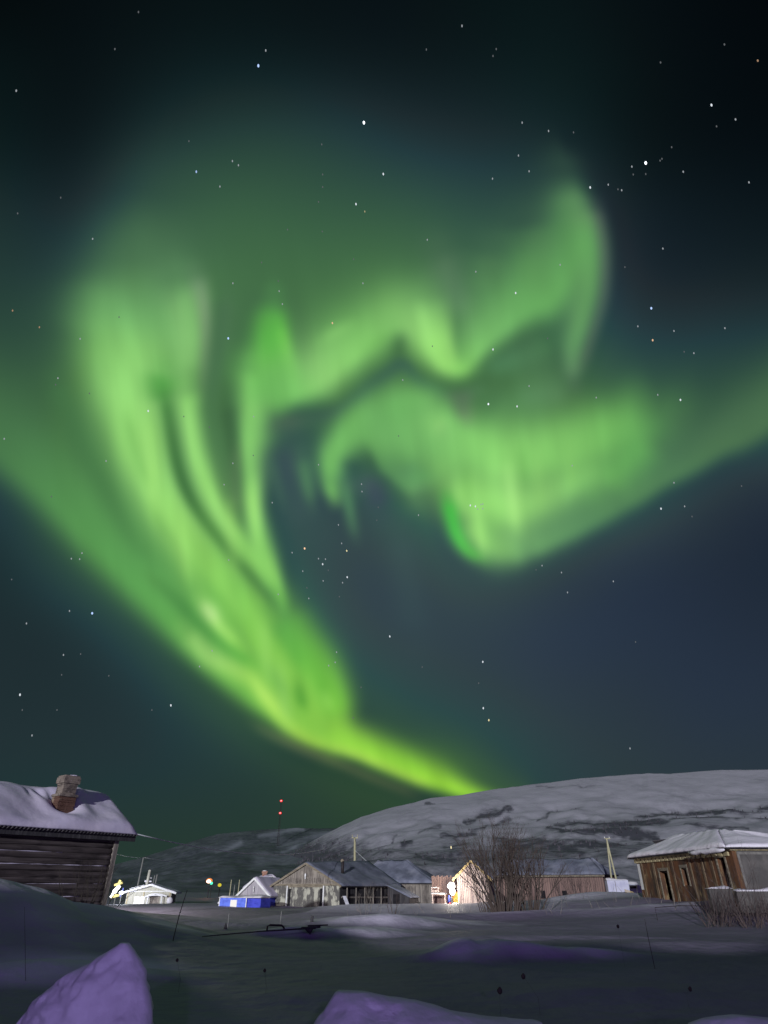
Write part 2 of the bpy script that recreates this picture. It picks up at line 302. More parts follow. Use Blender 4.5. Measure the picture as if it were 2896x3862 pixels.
# lower left band: right flank, streaks, rift
st(2.4,.85,[(592,1320,54,26,92,160,78),(630,1390,60,30,100,178,74),(672,1450,60,28,108,188,70),(708,1510,50,28,116,192,68),(724,1570,40,22,124,194,66)])
st(2,.8,[(640,1470,11,11,88,156,58),(650,1510,12,10,88,160,58),(660,1535,8,8,96,168,60)])
st(2,.75,[(694,1480,9,9,104,180,66),(708,1515,9,9,140,210,86),(718,1545,8,8,128,200,76)])
st(2,.85,[(318,1240,12,12,88,150,78),(380,1300,14,14,82,146,74),(440,1362,13,13,84,152,72),(500,1408,12,12,94,170,72),(548,1440,10,10,104,184,72)])
st(2,.7,[(425,1290,12,12,140,204,104),(452,1325,18,16,180,222,138),(475,1355,14,14,160,218,112),(520,1400,14,14,142,212,92)])
st(2,.7,[(398,1362,24,24,128,184,98),(450,1418,26,24,152,206,110),(505,1447,22,24,150,206,98),(550,1475,20,20,156,214,92),(587,1520,19,19,170,222,96),(625,1570,18,18,160,212,86),(665,1598,16,14,158,206,78),(715,1616,14,12,158,206,78)])
st(2,.5,[(535,1440,10,10,140,208,88),(560,1490,12,12,172,226,104),(590,1530,12,12,176,228,104)])
for q,(a,b) in enumerate([(330,1060),(395,1195),(322,980),(498,1170),(575,1420),(545,1130),(612,1500)]):
    st(2,.3,[(a-8,b-80,13,13,150,214,108),(a,b,14,14,160,222,116),(a+10,b+70,11,11,148,214,104)])
for q,(u0,v0,u1,v1,w_,c) in enumerate([(235,820,300,1010,11,(152,222,122)),(300,880,335,1060,12,(158,224,124)),(350,1060,410,1200,11,(150,220,112)),(455,1215,520,1330,12,(148,220,104)),(530,1290,585,1400,12,(142,214,96)),(600,1390,645,1500,12,(140,212,88)),(660,1440,705,1560,11,(138,208,84)),(400,880,425,1010,9,(152,220,122)),(455,1050,500,1160,9,(156,224,122)),(548,1030,556,1150,9,(158,226,126)),(575,1200,600,1270,8,(146,214,112)),(700,740,760,700,14,(140,206,112)),(905,660,935,760,12,(160,228,126)),(1060,985,1075,1100,13,(152,222,120)),(1160,980,1172,1100,13,(146,214,114)),(1230,960,1238,1060,12,(138,206,108))]):
    st(2,.30,[(u0,v0,w_,w_,*c),((u0+u1)/2-3,(v0+v1)/2,w_,w_,*c),(u1,v1,w_*.8,w_*.8,*c)])
for q,(u0,v0,u1,v1,w_) in enumerate([(268,900,318,1040,9),(330,1090,372,1170,9),(430,1240,480,1310,9),(505,1340,560,1430,8),(585,1440,620,1500,8),(630,760,640,830,7),(800,760,840,725,10),(1005,1010,1015,1090,9),(1125,960,1136,1050,9)]):
    st(2,.22,[(u0,v0,w_,w_,96,160,78),((u0+u1)/2-3,(v0+v1)/2,w_,w_,96,160,78),(u1,v1,w_,w_,96,160,78)])
# the tail running down to the hill
st(1.8,.6,[(770,1610,44,30,84,130,60),(860,1642,50,30,86,134,58),(960,1670,56,30,88,136,56),(1060,1710,50,30,72,110,58),(1160,1740,40,30,60,84,58)])
st(2.2,.95,[(690,1580,40,28,134,198,72),(735,1598,38,24,140,204,70),(800,1628,42,24,140,204,66),(870,1658,42,23,136,200,62),(940,1688,38,20,136,196,60),(1020,1718,24,15,130,186,60),(1100,1745,16,14,100,150,60)])
st(2,.5,[(700,1612,16,10,160,208,80),(780,1638,14,9,170,212,84),(860,1672,13,9,166,208,80),(930,1700,12,9,162,204,76)])
st(2,.35,[(540,1560,12,10,80,110,70),(590,1590,12,10,120,136,84),(660,1624,10,9,134,140,84),(740,1654,10,9,128,134,80),(820,1688,10,8,118,124,74),(900,1718,9,8,104,110,66)])

def _cr(P, n):
    P = np.asarray(P, float); P = np.vstack([2*P[0]-P[1], P, 2*P[-1]-P[-2]]); out=[]
    for i in range(1, len(P)-2):
        t = np.linspace(0,1,n,endpoint=False)[:,None]; a,b,c,d = P[i-1:i+3]
        out.append(.5*((2*b)+(c-a)*t+(2*a-5*b+4*c-d)*t**2+(3*b-a-3*c+d)*t**3))
    out.append(P[-2][None]); return np.vstack(out)

def smooth_noise(U, V, su, sv, seed):
    r = np.random.RandomState(seed); T = r.rand(256,256)
    x = U/su+900; y = V/sv+900; i=np.floor(x).astype(int); j=np.floor(y).astype(int)
    f=x-i; g=y-j; f=f*f*(3-2*f); g=g*g*(3-2*g); i&=255; j&=255; k=(i+1)&255; l=(j+1)&255
    return (T[i,j]*(1-f)+T[k,j]*f)*(1-g)+(T[i,l]*(1-f)+T[k,l]*f)*g

def to_lin(c): return np.where(c<=.04045, c/12.92, ((np.maximum(c,.04045)+.055)/1.055)**2.4)
def base(U, V):
    G = np.array([[float(q) for q in r.split()] for r in BASE_G.strip().splitlines()])
    T = np.array([[float(q) for q in r.split()] for r in BASE_T.strip().splitlines()])
    def w(x):   # cubic b-spline-ish weights
        i = np.floor(x).astype(int); t = x-i
        return i, [(1-t)**3/6, (3*t**3-6*t**2+4)/6, (-3*t**3+3*t**2+3*t+1)/6, t**3/6]
    iu, wu = w(U/150); iv, wv = w(V/150); g=0; t=0
    for a in range(4):
        for b in range(4):
            ii=np.clip(iu+a-1,0,G.shape[1]-1); jj=np.clip(iv+b-1,0,G.shape[0]-1); ww=wu[a]*wv[b]
            g=g+G[jj,ii]*ww; t=t+T[jj,ii]*ww
    r=g*(np.interp(t,[0,1,2,4,9],[.74,.75,.73,.58,.60])+.05*(g/210))*np.clip(.35+.65*g/42,0,1); b=g*np.interp(t,[0,1,2,4,9],[1.36,1.22,1.12,1.06,.64])*np.maximum(1-.38*np.clip((g-58)/70,0,1),.62/np.interp(t,[0,1,2,4,9],[1.36,1.22,1.12,1.06,.64]))
    return np.stack([r,g,b],-1)
def aurora(U, V, blur=0):
    """sRGB colour of the night sky at chart positions U, V"""
    k = np.clip((1450-V)/500,.12,1)*np.clip(.15+(U-.0)/500+(V<1000),.15,1)
    Uw = U + k*(8*(smooth_noise(U,V,70,160,1)-.5) + 8*(smooth_noise(U,V,190,190,2)-.5))
    Vw = V + k*(10*(smooth_noise(U,V,60,90,3)-.5) + 8*(smooth_noise(U,V,200,160,4)-.5))
    C = base(U, V)
    for p, a, pts in S:
        L = _cr(pts, 5); m = 2.6*max(L[:,2].max(), L[:,3].max())
        q = (Uw>L[:,0].min()-m)&(Uw<L[:,0].max()+m)&(Vw>L[:,1].min()-m)&(Vw<L[:,1].max()+m)
        if not q.any(): continue
        u=Uw[q]; v=Vw[q]; best=np.full(u.shape,1e18); at=np.zeros((u.size,5)); 
        W=np.zeros(u.size); acc=np.zeros((u.size,7)); arc=np.zeros(u.size); cum=0.; tot=np.sqrt(((L[1:,:2]-L[:-1,:2])**2).sum(1)).sum()
        for A,B in zip(L[:-1],L[1:]):
            dx,dy=B[0]-A[0],B[1]-A[1]; l2=dx*dx+dy*dy+1e-9
            t=((u-A[0])*dx+(v-A[1])*dy)/l2; tc=np.clip(t,0,1)
            ex=u-A[0]-tc*dx; ey=v-A[1]-tc*dy; side=dx*ey-dy*ex
            att=A[2:]+(B[2:]-A[2:])*tc[:,None]
            d2=ex*ex+ey*ey; k=d2<best
            best[k]=d2[k]; 
            s=1/(1+np.exp(np.clip(-side/np.sqrt(l2)/3,-30,30)))   # 1 on the right-hand side of travel (v is down)
            w=att[:,0]*(1-s)+att[:,1]*s
            acc[k,0]=w[k]; acc[k,1:4]=att[k,2:5]; arc[k]=(cum+tc[k]*np.sqrt(l2))/tot
            cum+=np.sqrt(l2)
        tp=min(.32,max(30,1.15*L[:,2:4].mean())/max(tot,1)); ends=np.clip(np.minimum(arc,1-arc)/tp,0,1); al=a*(.45+.55*ends*ends*(3-2*ends))*np.exp(-(np.sqrt(best)/np.maximum(acc[:,0],1))**p)
        C[q]+= (acc[:,1:4]-C[q])*al[:,None]
    for ax in (0,1):
        for r_ in (2,2,1):
            if blur: C=(np.roll(C,blur*r_,ax)+np.roll(C,-blur*r_,ax)+2*C)/4
    if blur:                                            # crisper folds
        B = C
        for r_ in (2,4,7):
            for ax in (0,1): B = (np.roll(B,r_,ax)+np.roll(B,-r_,ax)+2*B)/4
        C = C+.65*(C-B)
    # fine rays, leaning with the curtains
    G=C[...,1]; k=np.clip((G-90)/110,0,1)
    ray=(smooth_noise(U-.12*V,V,9,140,7)-.5)*.22+(smooth_noise(U-.10*V,V,22,200,8)-.5)*.8
    patch=smooth_noise(U,V,90,110,9)
    C*= (1+.07*k*ray*(.2+patch)+.08*k*(smooth_noise(U-.2*V,V,34,120,10)-.5))[...,None]
    return np.clip(C/255,0,1)

DISP = 2896/1659.0
def build_aurora():
    RAD = 30000.0; st_ = 3.5
    U, V = np.meshgrid(np.arange(-330, 1990, st_), np.arange(-330, 1880, st_))
    C = aurora(U, V, 1)
    a = (U*DISP-CX)/F; b = (CY-V*DISP)/F
    D = np.stack([a, cs-b*sn, sn+b*cs], -1); D /= np.linalg.norm(D, axis=-1, keepdims=True)
    zz = D[..., 2]; P = [p for p, c in BG_STOPS]
    back = np.stack([np.interp(zz, P, [c[k] for p, c in BG_STOPS]) for k in range(3)], -1)
    L = np.maximum(to_lin(C)-back*1.04, 0)
    # dies away beyond the part of the sky it fills
    fade = np.clip((U+300)/250,0,1)*np.clip((1960-U)/250,0,1)*np.clip((V+330)/250,0,1)
    L *= (fade*fade*(3-2*fade))[..., None]
    keep = L.max(-1) > .0006
    X = D*RAD; X[..., 2] += H
    m = bpy.data.materials.new('aurora_glow'); m.use_nodes = True; n = m.node_tree.nodes; l = m.node_tree.links; n.clear()
    at_ = n.new('ShaderNodeAttribute'); at_.attribute_name = 'glow'
    e = n.new('ShaderNodeEmission'); t = n.new('ShaderNodeBsdfTransparent'); s_ = n.new('ShaderNodeAddShader'); o_ = n.new('ShaderNodeOutputMaterial')
    l.new(at_.outputs['Color'], e.inputs[0]); l.new(e.outputs[0], s_.inputs[0]); l.new(t.outputs[0], s_.inputs[1]); l.new(s_.outputs[0], o_.inputs[0])
    m.cycles.emission_sampling = 'NONE'
    o, us = np_mesh('aurora', X[..., 0], X[..., 1], X[..., 2], m, keep)
    ca = o.data.color_attributes.new('glow', 'FLOAT_COLOR', 'POINT')
    ca.data.foreach_set('color', np.concatenate([L.reshape(-1, 3)[us], np.ones((len(us), 1))], 1).astype('f').ravel())
    tag(o, 'bright green aurora curling over the whole night sky above the village', 'aurora', kind='stuff')
build_aurora()
STARS = """299 26 f;248 106 f;35 196 m;574 109 m;558 142 Bb;786 265 X;408 305 f;695 312 f;424 371 bb;502 348 m;515 357 m;475 403 m;131 427 f;38 461 f;200 516 m;697 377 f;697 404 f;688 436 f;828 376 b;769 441 b;788 457 my;696 500 f;621 496 f;565 567 f;764 560 f
998 56 m;921 107 f;1072 106 f;1065 121 f;1427 135 f;1565 96 f;1637 131 mo;1537 227 b;1589 258 m;1548 273 f;1128 265 m;1185 283 m;1239 286 f;1451 318 f;1120 336 m;1143 370 m;1064 386 m;1395 352 X;1365 360 m;1368 377 f;1395 376 f;1426 347 f;1430 343 f;1476 371 m;1618 394 m;1275 405 b;1314 399 m;1335 409 f;1343 411 m;923 518 m;1432 537 m;1350 577 f;1210 572 m
27 671 mo;85 707 mo;173 732 m;125 817 m;120 831 f;193 850 f;320 888 b;9 948 m;257 685 f;503 612 m;603 629 m;610 657 m;601 607 f;718 698 bo;493 731 Bb;784 612 m;111 1073 f;229 996 m;452 923 f;397 900 f;548 900 m;547 984 f;503 1001 m;484 1047 m;688 1004 m;588 1086 m;781 1046 m;782 1062 m;731 1134 m;817 1096 f;814 1124 f
1028 587 m;1114 633 b;1407 666 Bb;1378 705 m;1410 735 bo;1456 715 m;1566 709 m;1499 763 m;1478 760 f;1065 755 b;934 748 f;870 821 m;1143 834 m;1183 731 f;1055 873 B;1117 878 b;1288 859 m;1421 853 m;1470 864 b;861 942 f;1236 1006 m;1016 1092 b;1027 1094 b;1039 1090 m;1043 1089 m;1032 1100 m;1043 1099 m;904 1113 m;1428 1099 b;1456 1043 m;1479 1094 m;1495 1116 f;1602 1050 f
177 1195 m;154 1207 m;172 1208 m;25 1252 f;199 1325 Bb;150 1320 m;57 1347 m;137 1415 m;174 1413 f;133 1458 f;235 1460 f;43 1501 b;48 1534 f;123 1534 f;369 1524 b;328 1534 f;69 1589 m;658 1185 Bo;631 1194 m;688 1207 m;703 1208 m;697 1219 b;654 1234 m;709 1232 f;698 1255 m;750 1247 b;749 1190 by;738 1174 m;740 1259 m;663 1270 f;667 1293 m;733 1289 f;494 1210 m;601 1284 m;458 1406 m;431 1440 m;727 1409 m;724 1431 m;710 1438 m;780 1485 f;763 1551 f
842 1375 b;1171 1222 m;1158 1231 f;1213 1237 m;1226 1280 m;1325 1256 m;1373 1387 f;1043 1430 b;1034 1476 f;1044 1530 b;1056 1556 by;912 1441 f;1361 1617 m"""
STAR_LABELS = {'786 265':'largest white star, high above the middle of the aurora', '1395 352':'brightest white star in the dark sky right of the aurora',
 '558 142':'bright blue-white star in the dark sky near the top', '493 731':'bright blue-white star between two green curtains', '1407 666':'bright blue star right of the curl, in dark sky',
 '1055 873':'bright white star in the pale gap of the aurora', '199 1325':'bright blue star below the left edge of the aurora', '658 1185':'bright orange star in the dark hollow above the small cluster'}
KIND_LABEL = {'X':'very bright star','B':'bright star','b':'small clear white star among the fainter ones','m':'small white star dotted over the night sky','f':'barely visible faint star in the night sky'}
def build_stars():
    RS = 26000.0; tint = {'': (.86,.93,1), 'b': (.45,.62,1), 'o': (1,.62,.38), 'y': (1,.9,.5)}
    size = {'X': (1.9,2.8,2.6), 'B': (1.7,2.4,1.2), 'b': (1.4,2.3,.85), 'm': (1.1,1.9,.38), 'f': (1.05,1.7,.13)}
    cache = {}
    for row in STARS.split('\n'):
        for s_ in row.split(';'):
            u, v, k = s_.split(); u_ = float(u); v_ = float(v); c = k[0]; t = k[1:]
            if (c, t) not in cache:
                w, h, e = size[c]; q = RS/(F/DISP); mb = MB(); mb.blob((0,0,0), (w*q, h*q, w*q), 8, 6)
                me = mb.build('star', emit('starlight', tint[t], e)); me.data.materials[0].cycles.emission_sampling = 'NONE'
                cache[(c, t)] = me.data; bpy.data.objects.remove(me)
            o = bpy.data.objects.new('star', cache[(c, t)]); COL.objects.link(o)
            d = Vector(tuple(ray(u_*DISP, v_*DISP))).normalized(); o.location = d*RS+Vector((0,0,H))
            rot = d.to_track_quat('-Z', 'Y').to_matrix() @ Matrix.Rotation(R(14 if u_ < 900 else -8), 3, 'Z')
            o.rotation_euler = rot.to_euler()
            lb = STAR_LABELS.get(u+' '+v)
            if not lb:
                lb = KIND_LABEL[c]
                if t == 'o': lb = 'small orange star among white ones'
                if t == 'y': lb = 'small yellowish star among white ones'
                if t == 'b': lb = 'small blue star left of centre in the faint upper glow'
            tag(o, lb, 'star', 'stars in the night sky')
build_stars()

# ------------------------------------------------------------------ ground
# soft drifts: (picture column, distance, height, half width, half depth near side, half depth far side)
DRIFTS = [(-330,20.5,1.95,3.6,3.4,4.5), (90,22,1.25,3.4,3.6,3.5), (-60,31,1.0,5,4,6), (60,14.6,.34,1.3,.45,1.6), (200,14.9,.18,1.7,.3,1.2), (330,16,.10,1.6,.3,1.0), (560,22,.28,1.3,.5,1.4),
          (1150,27.2,.36,1.5,.45,3.0), (1330,27.5,.30,2.0,.4,3.0), (930,27.5,.16,2.4,.5,2.5), (1460,35,.55,2.6,.8,3.0), (1600,36,.25,3.0,.8,2.4),
          (1790,18.6,.44,.55,.28,1.6), (1930,18.8,.42,1.3,.40,1.8), (2120,19,.26,1.7,.4,1.5), (2280,19.4,.08,1.8,.4,1.5),
          (1300,13.2,.10,1.6,.8,1.6), (2350,13.0,.12,1.2,.5,1.0), (2620,22,.22,3.0,.8,2.0), (2100,26,.16,4,.8,2.5),
          (2720,38,.45,5,2.5,10), (2470,48,1.05,4.0,3.5,14), (2640,45,1.15,4,3.5,14), (2980,42,1.0,6,4,14), (2250,58,.45,6,3.5,14), (500,55,.30,8,4,14), (480,72,.1,5,3,9)]
DR = [(xcol(p, Y, 0), Y, h, sx_, s1, s2) for p, Y, h, sx_, s1, s2 in DRIFTS]
def noise_xy(x, y, s, seed): return smooth_noise(x, y, s, s, seed)-.5
def ground(x, y):
    x = np.asarray(x, float); y = np.asarray(y, float)
    z = np.zeros(np.broadcast(x, y).shape)
    far = np.clip((y-8)/30, .12, 1)
    xw = x+1.1*noise_xy(x, y, 2.7, 21)+.35*noise_xy(x, y, .8, 26)
    yw = y+.9*noise_xy(x, y, 2.2, 22)+.25*noise_xy(x, y, .6, 27)
    for cx, cy, h, a, b1, b2 in DR:
        d = yw-cy; b = np.where(d < 0, b1, b2)
        z = np.maximum(z, h*np.exp(-((xw-cx)/a)**2/2-(d/b)**2/2))
    z += (.20*noise_xy(x*.6, y, 6, 23)+.09*noise_xy(x*.6, y, 1.9, 24))*far+.02*noise_xy(x, y, .5, 25)
    # low bank that crosses the field on the right, with a trough behind it
    k = 1/(1+np.exp(-(x+1)/2.5)); yb = 42+1.2*np.sin(x*.22)
    z += k*(.34*np.exp(-((y-yb)/1.6)**2)-.30*np.exp(-((y-yb-5)/2.6)**2))
    z += .42*np.exp(-((y-56.5)/3.4)**2)*np.clip((x+8)/6, 0, 1)
    z += .12*np.exp(-((y-33-.06*x)/1.2)**2)*np.clip((2-x)/8, 0, 1)
    # unseen ridge added behind the camera to shade the near field from the moon
    z += np.where(y < -15, 9.0*np.clip((-15-y)/16, 0, 1)**1.3, 0)*(1+.10*np.sin(x*.21)+.05*np.sin(x*.6))
    return z
def gz(x, y): return float(ground(np.array([x]), np.array([y]))[0])
def hit(px, py, y0=8.0, y1=110.0):
    """where the sight line through (px, py) meets the snow"""
    d = ray(px, py); Y = np.arange(y0, y1, .05); X = d[0]/d[1]*Y; Z = H+d[2]/d[1]*Y
    k = np.nonzero(Z <= ground(X, Y))[0]; i = int(k[0]) if len(k) else len(Y)-1
    return Vector((float(X[i]), float(Y[i]), float(ground(X[i:i+1], Y[i:i+1])[0])))
def build_ground():
    ys = [-60.0]
    while ys[-1] < 8: ys.append(ys[-1]+1.0)
    while ys[-1] < 150: ys.append(ys[-1]+max(.05, ys[-1]*.0062))
    while ys[-1] < 6000: ys.append(ys[-1]*1.06)
    ys = np.array(ys); t = np.linspace(-1, 1, 640)
    Y = np.repeat(ys[:, None], len(t), 1); X = t[None]*(np.maximum(np.abs(Y), 9)*.88+9)
    Z = ground(X, Y); Z = np.where(Y > 130, Z*np.clip((180-Y)/50, 0, 1), Z)
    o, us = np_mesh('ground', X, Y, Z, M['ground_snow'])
    fr = np.zeros(X.shape); xw = X+1.1*noise_xy(X, Y, 2.7, 21); yw = Y+.9*noise_xy(X, Y, 2.2, 22)  # mask of the lit drifts, bank and village strip, lightened by colour
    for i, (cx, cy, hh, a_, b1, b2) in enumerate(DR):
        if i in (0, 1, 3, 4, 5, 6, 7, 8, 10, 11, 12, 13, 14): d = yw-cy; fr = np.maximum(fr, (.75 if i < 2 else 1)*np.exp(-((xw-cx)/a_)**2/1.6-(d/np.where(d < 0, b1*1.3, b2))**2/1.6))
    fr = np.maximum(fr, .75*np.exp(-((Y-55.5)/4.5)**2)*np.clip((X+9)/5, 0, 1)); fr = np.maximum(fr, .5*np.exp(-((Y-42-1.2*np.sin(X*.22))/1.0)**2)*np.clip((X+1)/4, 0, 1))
    fr = np.clip(fr*1.5-.2+.5*noise_xy(X, Y, 1.1, 28), 0, 1); at_ = o.data.attributes.new('lit_tone', 'FLOAT', 'POINT'); at_.data.foreach_set('value', fr.astype('f').ravel())
    tag(o, 'snow covered field with low drifts', None, kind='structure')
build_ground()

# ------------------------------------------------------------------ hills
def paint(U, V, strokes):
    """coverage 0..1 of soft strokes [(u, v, half width, strength), ...]"""
    K = np.zeros(U.shape)
    for pts in strokes:
        L = np.asarray(pts, float)
        for A, B in zip(L[:-1], L[1:]):
            dx, dy = B[0]-A[0], B[1]-A[1]; t = np.clip(((U-A[0])*dx+(V-A[1])*dy)/(dx*dx+dy*dy+1e-9), 0, 1)
            d2 = (U-A[0]-t*dx)**2+(V-A[1]-t*dy)**2; w = A[2]+(B[2]-A[2])*t; k = A[3]+(B[3]-A[3])*t
            K = np.maximum(K, k*np.exp(-d2/w**2))
    return K
SCRUB = [  # chart positions of the birch scrub on the right hill
 [(1180,1778,5,.9),(1230,1796,7,1.3),(1300,1792,9,1.4),(1370,1800,8,1.3),(1420,1806,4,.8)],
 [(1200,1772,5,.8),(1250,1768,6,.9),(1320,1778,9,1.1),(1390,1772,10,1.1),(1440,1782,6,.8)],
 [(1370,1758,4,.8),(1440,1746,6,1.0),(1500,1742,7,1.0),(1560,1750,7,1.0),(1610,1758,6,.8),(1670,1752,6,.8)],
 [(1450,1764,6,.9),(1500,1764,8,1.0),(1570,1772,6,.8),(1670,1782,4,.7)],[(1480,1792,3,.7),(1560,1798,4,.7),(1620,1806,3,.6)],
 [(1160,1764,3,.6),(1190,1742,4,.6),(1260,1738,3,.4)],
 [(955,1800,5,.8),(1000,1797,6,1.0),(1020,1788,4,.8),(1050,1780,3,.7)],[(1005,1765,4,.8),(1040,1757,6,1.0),(1075,1750,5,1.0),(1105,1742,3,.9)],[(1050,1772,3,.6),(1100,1758,3,.6)],
 [(918,1736,3,.7),(936,1737,3,.7)],[(905,1793,3,.5),(930,1781,3,.6),(950,1776,3,.4)],[(868,1818,6,.9),(884,1812,5,.8)],[(845,1808,3,.5),(855,1795,3,.4)],[(960,1821,3,.5),(1010,1819,3,.5)],
 [(1240,1826,5,.7),(1290,1822,8,.8),(1340,1818,6,.7),(1400,1822,5,.5)],[(1080,1808,8,.6),(1150,1812,10,.7),(1240,1830,8,.6)],[(1090,1820,14,.45),(1180,1826,16,.5),(1260,1850,10,.5)],
 [(1060,1695,2,.5),(1140,1690,2,.6),(1200,1684,2,.4)],[(1640,1744,6,.8),(1690,1738,6,.8)],[(1160,1700,2,.4),(1300,1700,2,.2)],
 [(900,1840,6,.6),(930,1850,8,.5),(980,1850,8,.5)]]
M['hill'] = None
def hill_material(name, snow, scrub, speck=2.6):
    m = mat(name, snow, .85, None, (.09,.6,1.2)); n = m.node_tree.nodes; l = m.node_tree.links
    a = n.new('ShaderNodeAttribute'); a.attribute_name = 'scrub'; mx = n.new('ShaderNodeMix'); mx.data_type = 'RGBA'
    nz = n.new('ShaderNodeTexNoise'); nz.inputs['Scale'].default_value = .16; nz.inputs['Detail'].default_value = 8; nz.inputs['Roughness'].default_value = .7
    co = n.new('ShaderNodeTexCoord'); l.new(co.outputs['Object'], nz.inputs['Vector'])
    ml = n.new('ShaderNodeMath'); ml.operation = 'MULTIPLY_ADD'; ml.inputs[1].default_value = speck; ml.inputs[2].default_value = -speck/2; l.new(nz.outputs[0], ml.inputs[0])
    sm_ = n.new('ShaderNodeMath'); sm_.operation = 'ADD'; l.new(a.outputs['Fac'], sm_.inputs[0]); l.new(ml.outputs[0], sm_.inputs[1])
    mu = n.new('ShaderNodeMath'); mu.operation = 'MULTIPLY'; mu.use_clamp = True; l.new(sm_.outputs[0], mu.inputs[0])
    lim = n.new('ShaderNodeMath'); lim.operation = 'MULTIPLY'; lim.use_clamp = True; lim.inputs[1].default_value = 2.2; l.new(a.outputs['Fac'], lim.inputs[0]); l.new(lim.outputs[0], mu.inputs[1])
    l.new(mu.outputs[0], mx.inputs[0]); mx.inputs[6].default_value = (*snow, 1); mx.inputs[7].default_value = (*scrub, 1)
    l.new(mx.outputs[2], n['Principled BSDF'].inputs['Base Color']); return m
def hill(name, sky_line, foot_row, y0, y1, step, amp, m, strokes, base_k, expo=1.0, nT=150, wave=30, seed=50):
    S_ = np.asarray(sky_line, float); u = np.arange(S_[0,0], S_[-1,0], step); t = np.linspace(0, 1.25, nT)
    top = np.interp(u, S_[:,0], S_[:,1]); top = top+1.0*(smooth_noise(u, u*0, 14, 1, seed)-.5)+2.2*(smooth_noise(u, u*0, 60, 1, seed+1)-.5)
    foot = np.interp(u, [S_[0,0], S_[-1,0]], [foot_row, foot_row])
    T = t[:, None]; Y = y0+(y1-y0)*T*(1+0*u)
    rowf = np.where(T <= 1, foot+(top-foot)*np.clip(T, 0, 1)**expo, top+(T-1)*60)
    a = (u*DISP-CX)/F; b = (CY-rowf*DISP)/F
    k = Y/(cs-b*sn); X = a*k; Z = H+(sn+b*cs)*k
    win = np.clip(T*4, 0, 1)*np.clip((1-T)*5, 0, 1)
    nz = amp*(noise_xy(X, Y, wave, seed+2)*2.2+noise_xy(X, Y, wave/2.7, seed+3)*1.0+noise_xy(X*.5+Y*.3, Y, wave*3, seed+4)*3.6)
    Z = Z+win*nz
    o, us = np_mesh(name, X, Y, Z, m)
    kk = np.clip(paint(U_ := u[None]+9*(smooth_noise(u[None]+0*T, rowf, 9, 5, 61)-.5), rowf+6*(smooth_noise(u[None]+0*T, rowf, 12, 5, 62)-.5), strokes)+base_k(u[None]+0*T, rowf), 0, 1.4)
    at_ = o.data.attributes.new('scrub', 'FLOAT', 'POINT'); at_.data.foreach_set('value', kk.astype('f').ravel()[us])
    tag(o, None, None, kind='structure'); return o, (X, Y, Z, kk, T)
HS = hill_material('moonlit_hill_snow', (.36,.36,.385), (.070,.070,.085), 2.7)
HD = hill_material('far_hill_snow', (.24,.26,.29), (.045,.055,.065), 1.3)
left_far = lambda u, v: .88+.35*(smooth_noise(u, v*2.2, 40, 22, 71)-.5)-paint(u, v, [
    [(560,1806,4,.6),(640,1792,5,.7),(655,1792,4,.7)], [(470,1835,4,.5),(520,1818,5,.5)], [(600,1822,4,.4),(680,1806,5,.5),(720,1800,4,.4)], [(610,1835,5,.5),(660,1815,4,.5)], [(560,1850,14,.35),(680,1852,14,.4),(800,1850,12,.3)]])
right_k = lambda u, v: .10+.30*(smooth_noise(u, v*2.4, 55, 30, 73)-.5)+.42*np.clip((v-1795)/50, 0, 1)+.70*np.clip((840-u)/130, 0, 1)*np.clip((v-1792-.10*np.abs(840-u))/30, 0, 1)
hill('far_hill', [(60,1895),(150,1886),(250,1868),(320,1848),(400,1821),(470,1801),(560,1793),(640,1789),(690,1790),(730,1788),(790,1800),(900,1850)], 1932, 240, 640, 1.5, 1.6, HD, [], left_far, 1.0, 110, 26, 80)
_, RH = hill('hill', [(560,1880),(640,1838),(700,1803),(735,1786),(780,1766),(830,1750),(880,1737),(930,1724),(1000,1717),(1060,1706),(1150,1694),(1250,1682),(1330,1676),(1400,1671),(1450,1672),(1500,1668),(1560,1664),(1659,1662),(1900,1662),(2300,1720)], 1943, 130, 520, 1.2, 1.9, HS, SCRUB, right_k, 1.15, 190, 24, 50)
def scrub_tufts():
    """bare birch scrub standing on the hill: thousands of thin upright sprays in one mesh"""
    X, Y, Z, K, T = RH; r = np.random.RandomState(5); mb = MB()
    w = np.where((T <= .97) & (T > .03), np.clip(K-.42, 0, 1), 0)*np.ones_like(X)
    w = w*(Y/300)**1.5; p = (w/w.sum()).ravel(); idx = r.choice(p.size, 1000, p=p)
    V = []; Fc = []
    for i in idx:
        x, y, z = X.ravel()[i]+r.randn()*1.5, Y.ravel()[i]+r.randn()*1.5, Z.ravel()[i]
        h = (.9+1.5*r.rand())*(.5+.5*min(1, K.ravel()[i]))
        for k in range(7):
            a = r.rand()*6.28; s = r.rand()*.9; dx, dy = math.cos(a), math.sin(a); b = len(V); hh = h*(.6+.5*r.rand())
            V += [(x+dx*s*.3-.10, y, z-.3), (x+dx*s*.3+.10, y, z-.3), (x+dx*(s*.3+.35), y+dy*.4, z+hh)]; Fc.append((b, b+1, b+2))
    mb.v = V; mb.f = Fc; o = mb.build('hillside_scrub', mat('bare_scrub', (.085,.078,.092), .95, [((.3,.3,.3),(.03,.027,.03),.45,.6,3)]))
    tag(o, 'dark bare birch scrub in broken bands across the snowy hillside', 'scrub', kind='stuff')
scrub_tufts()

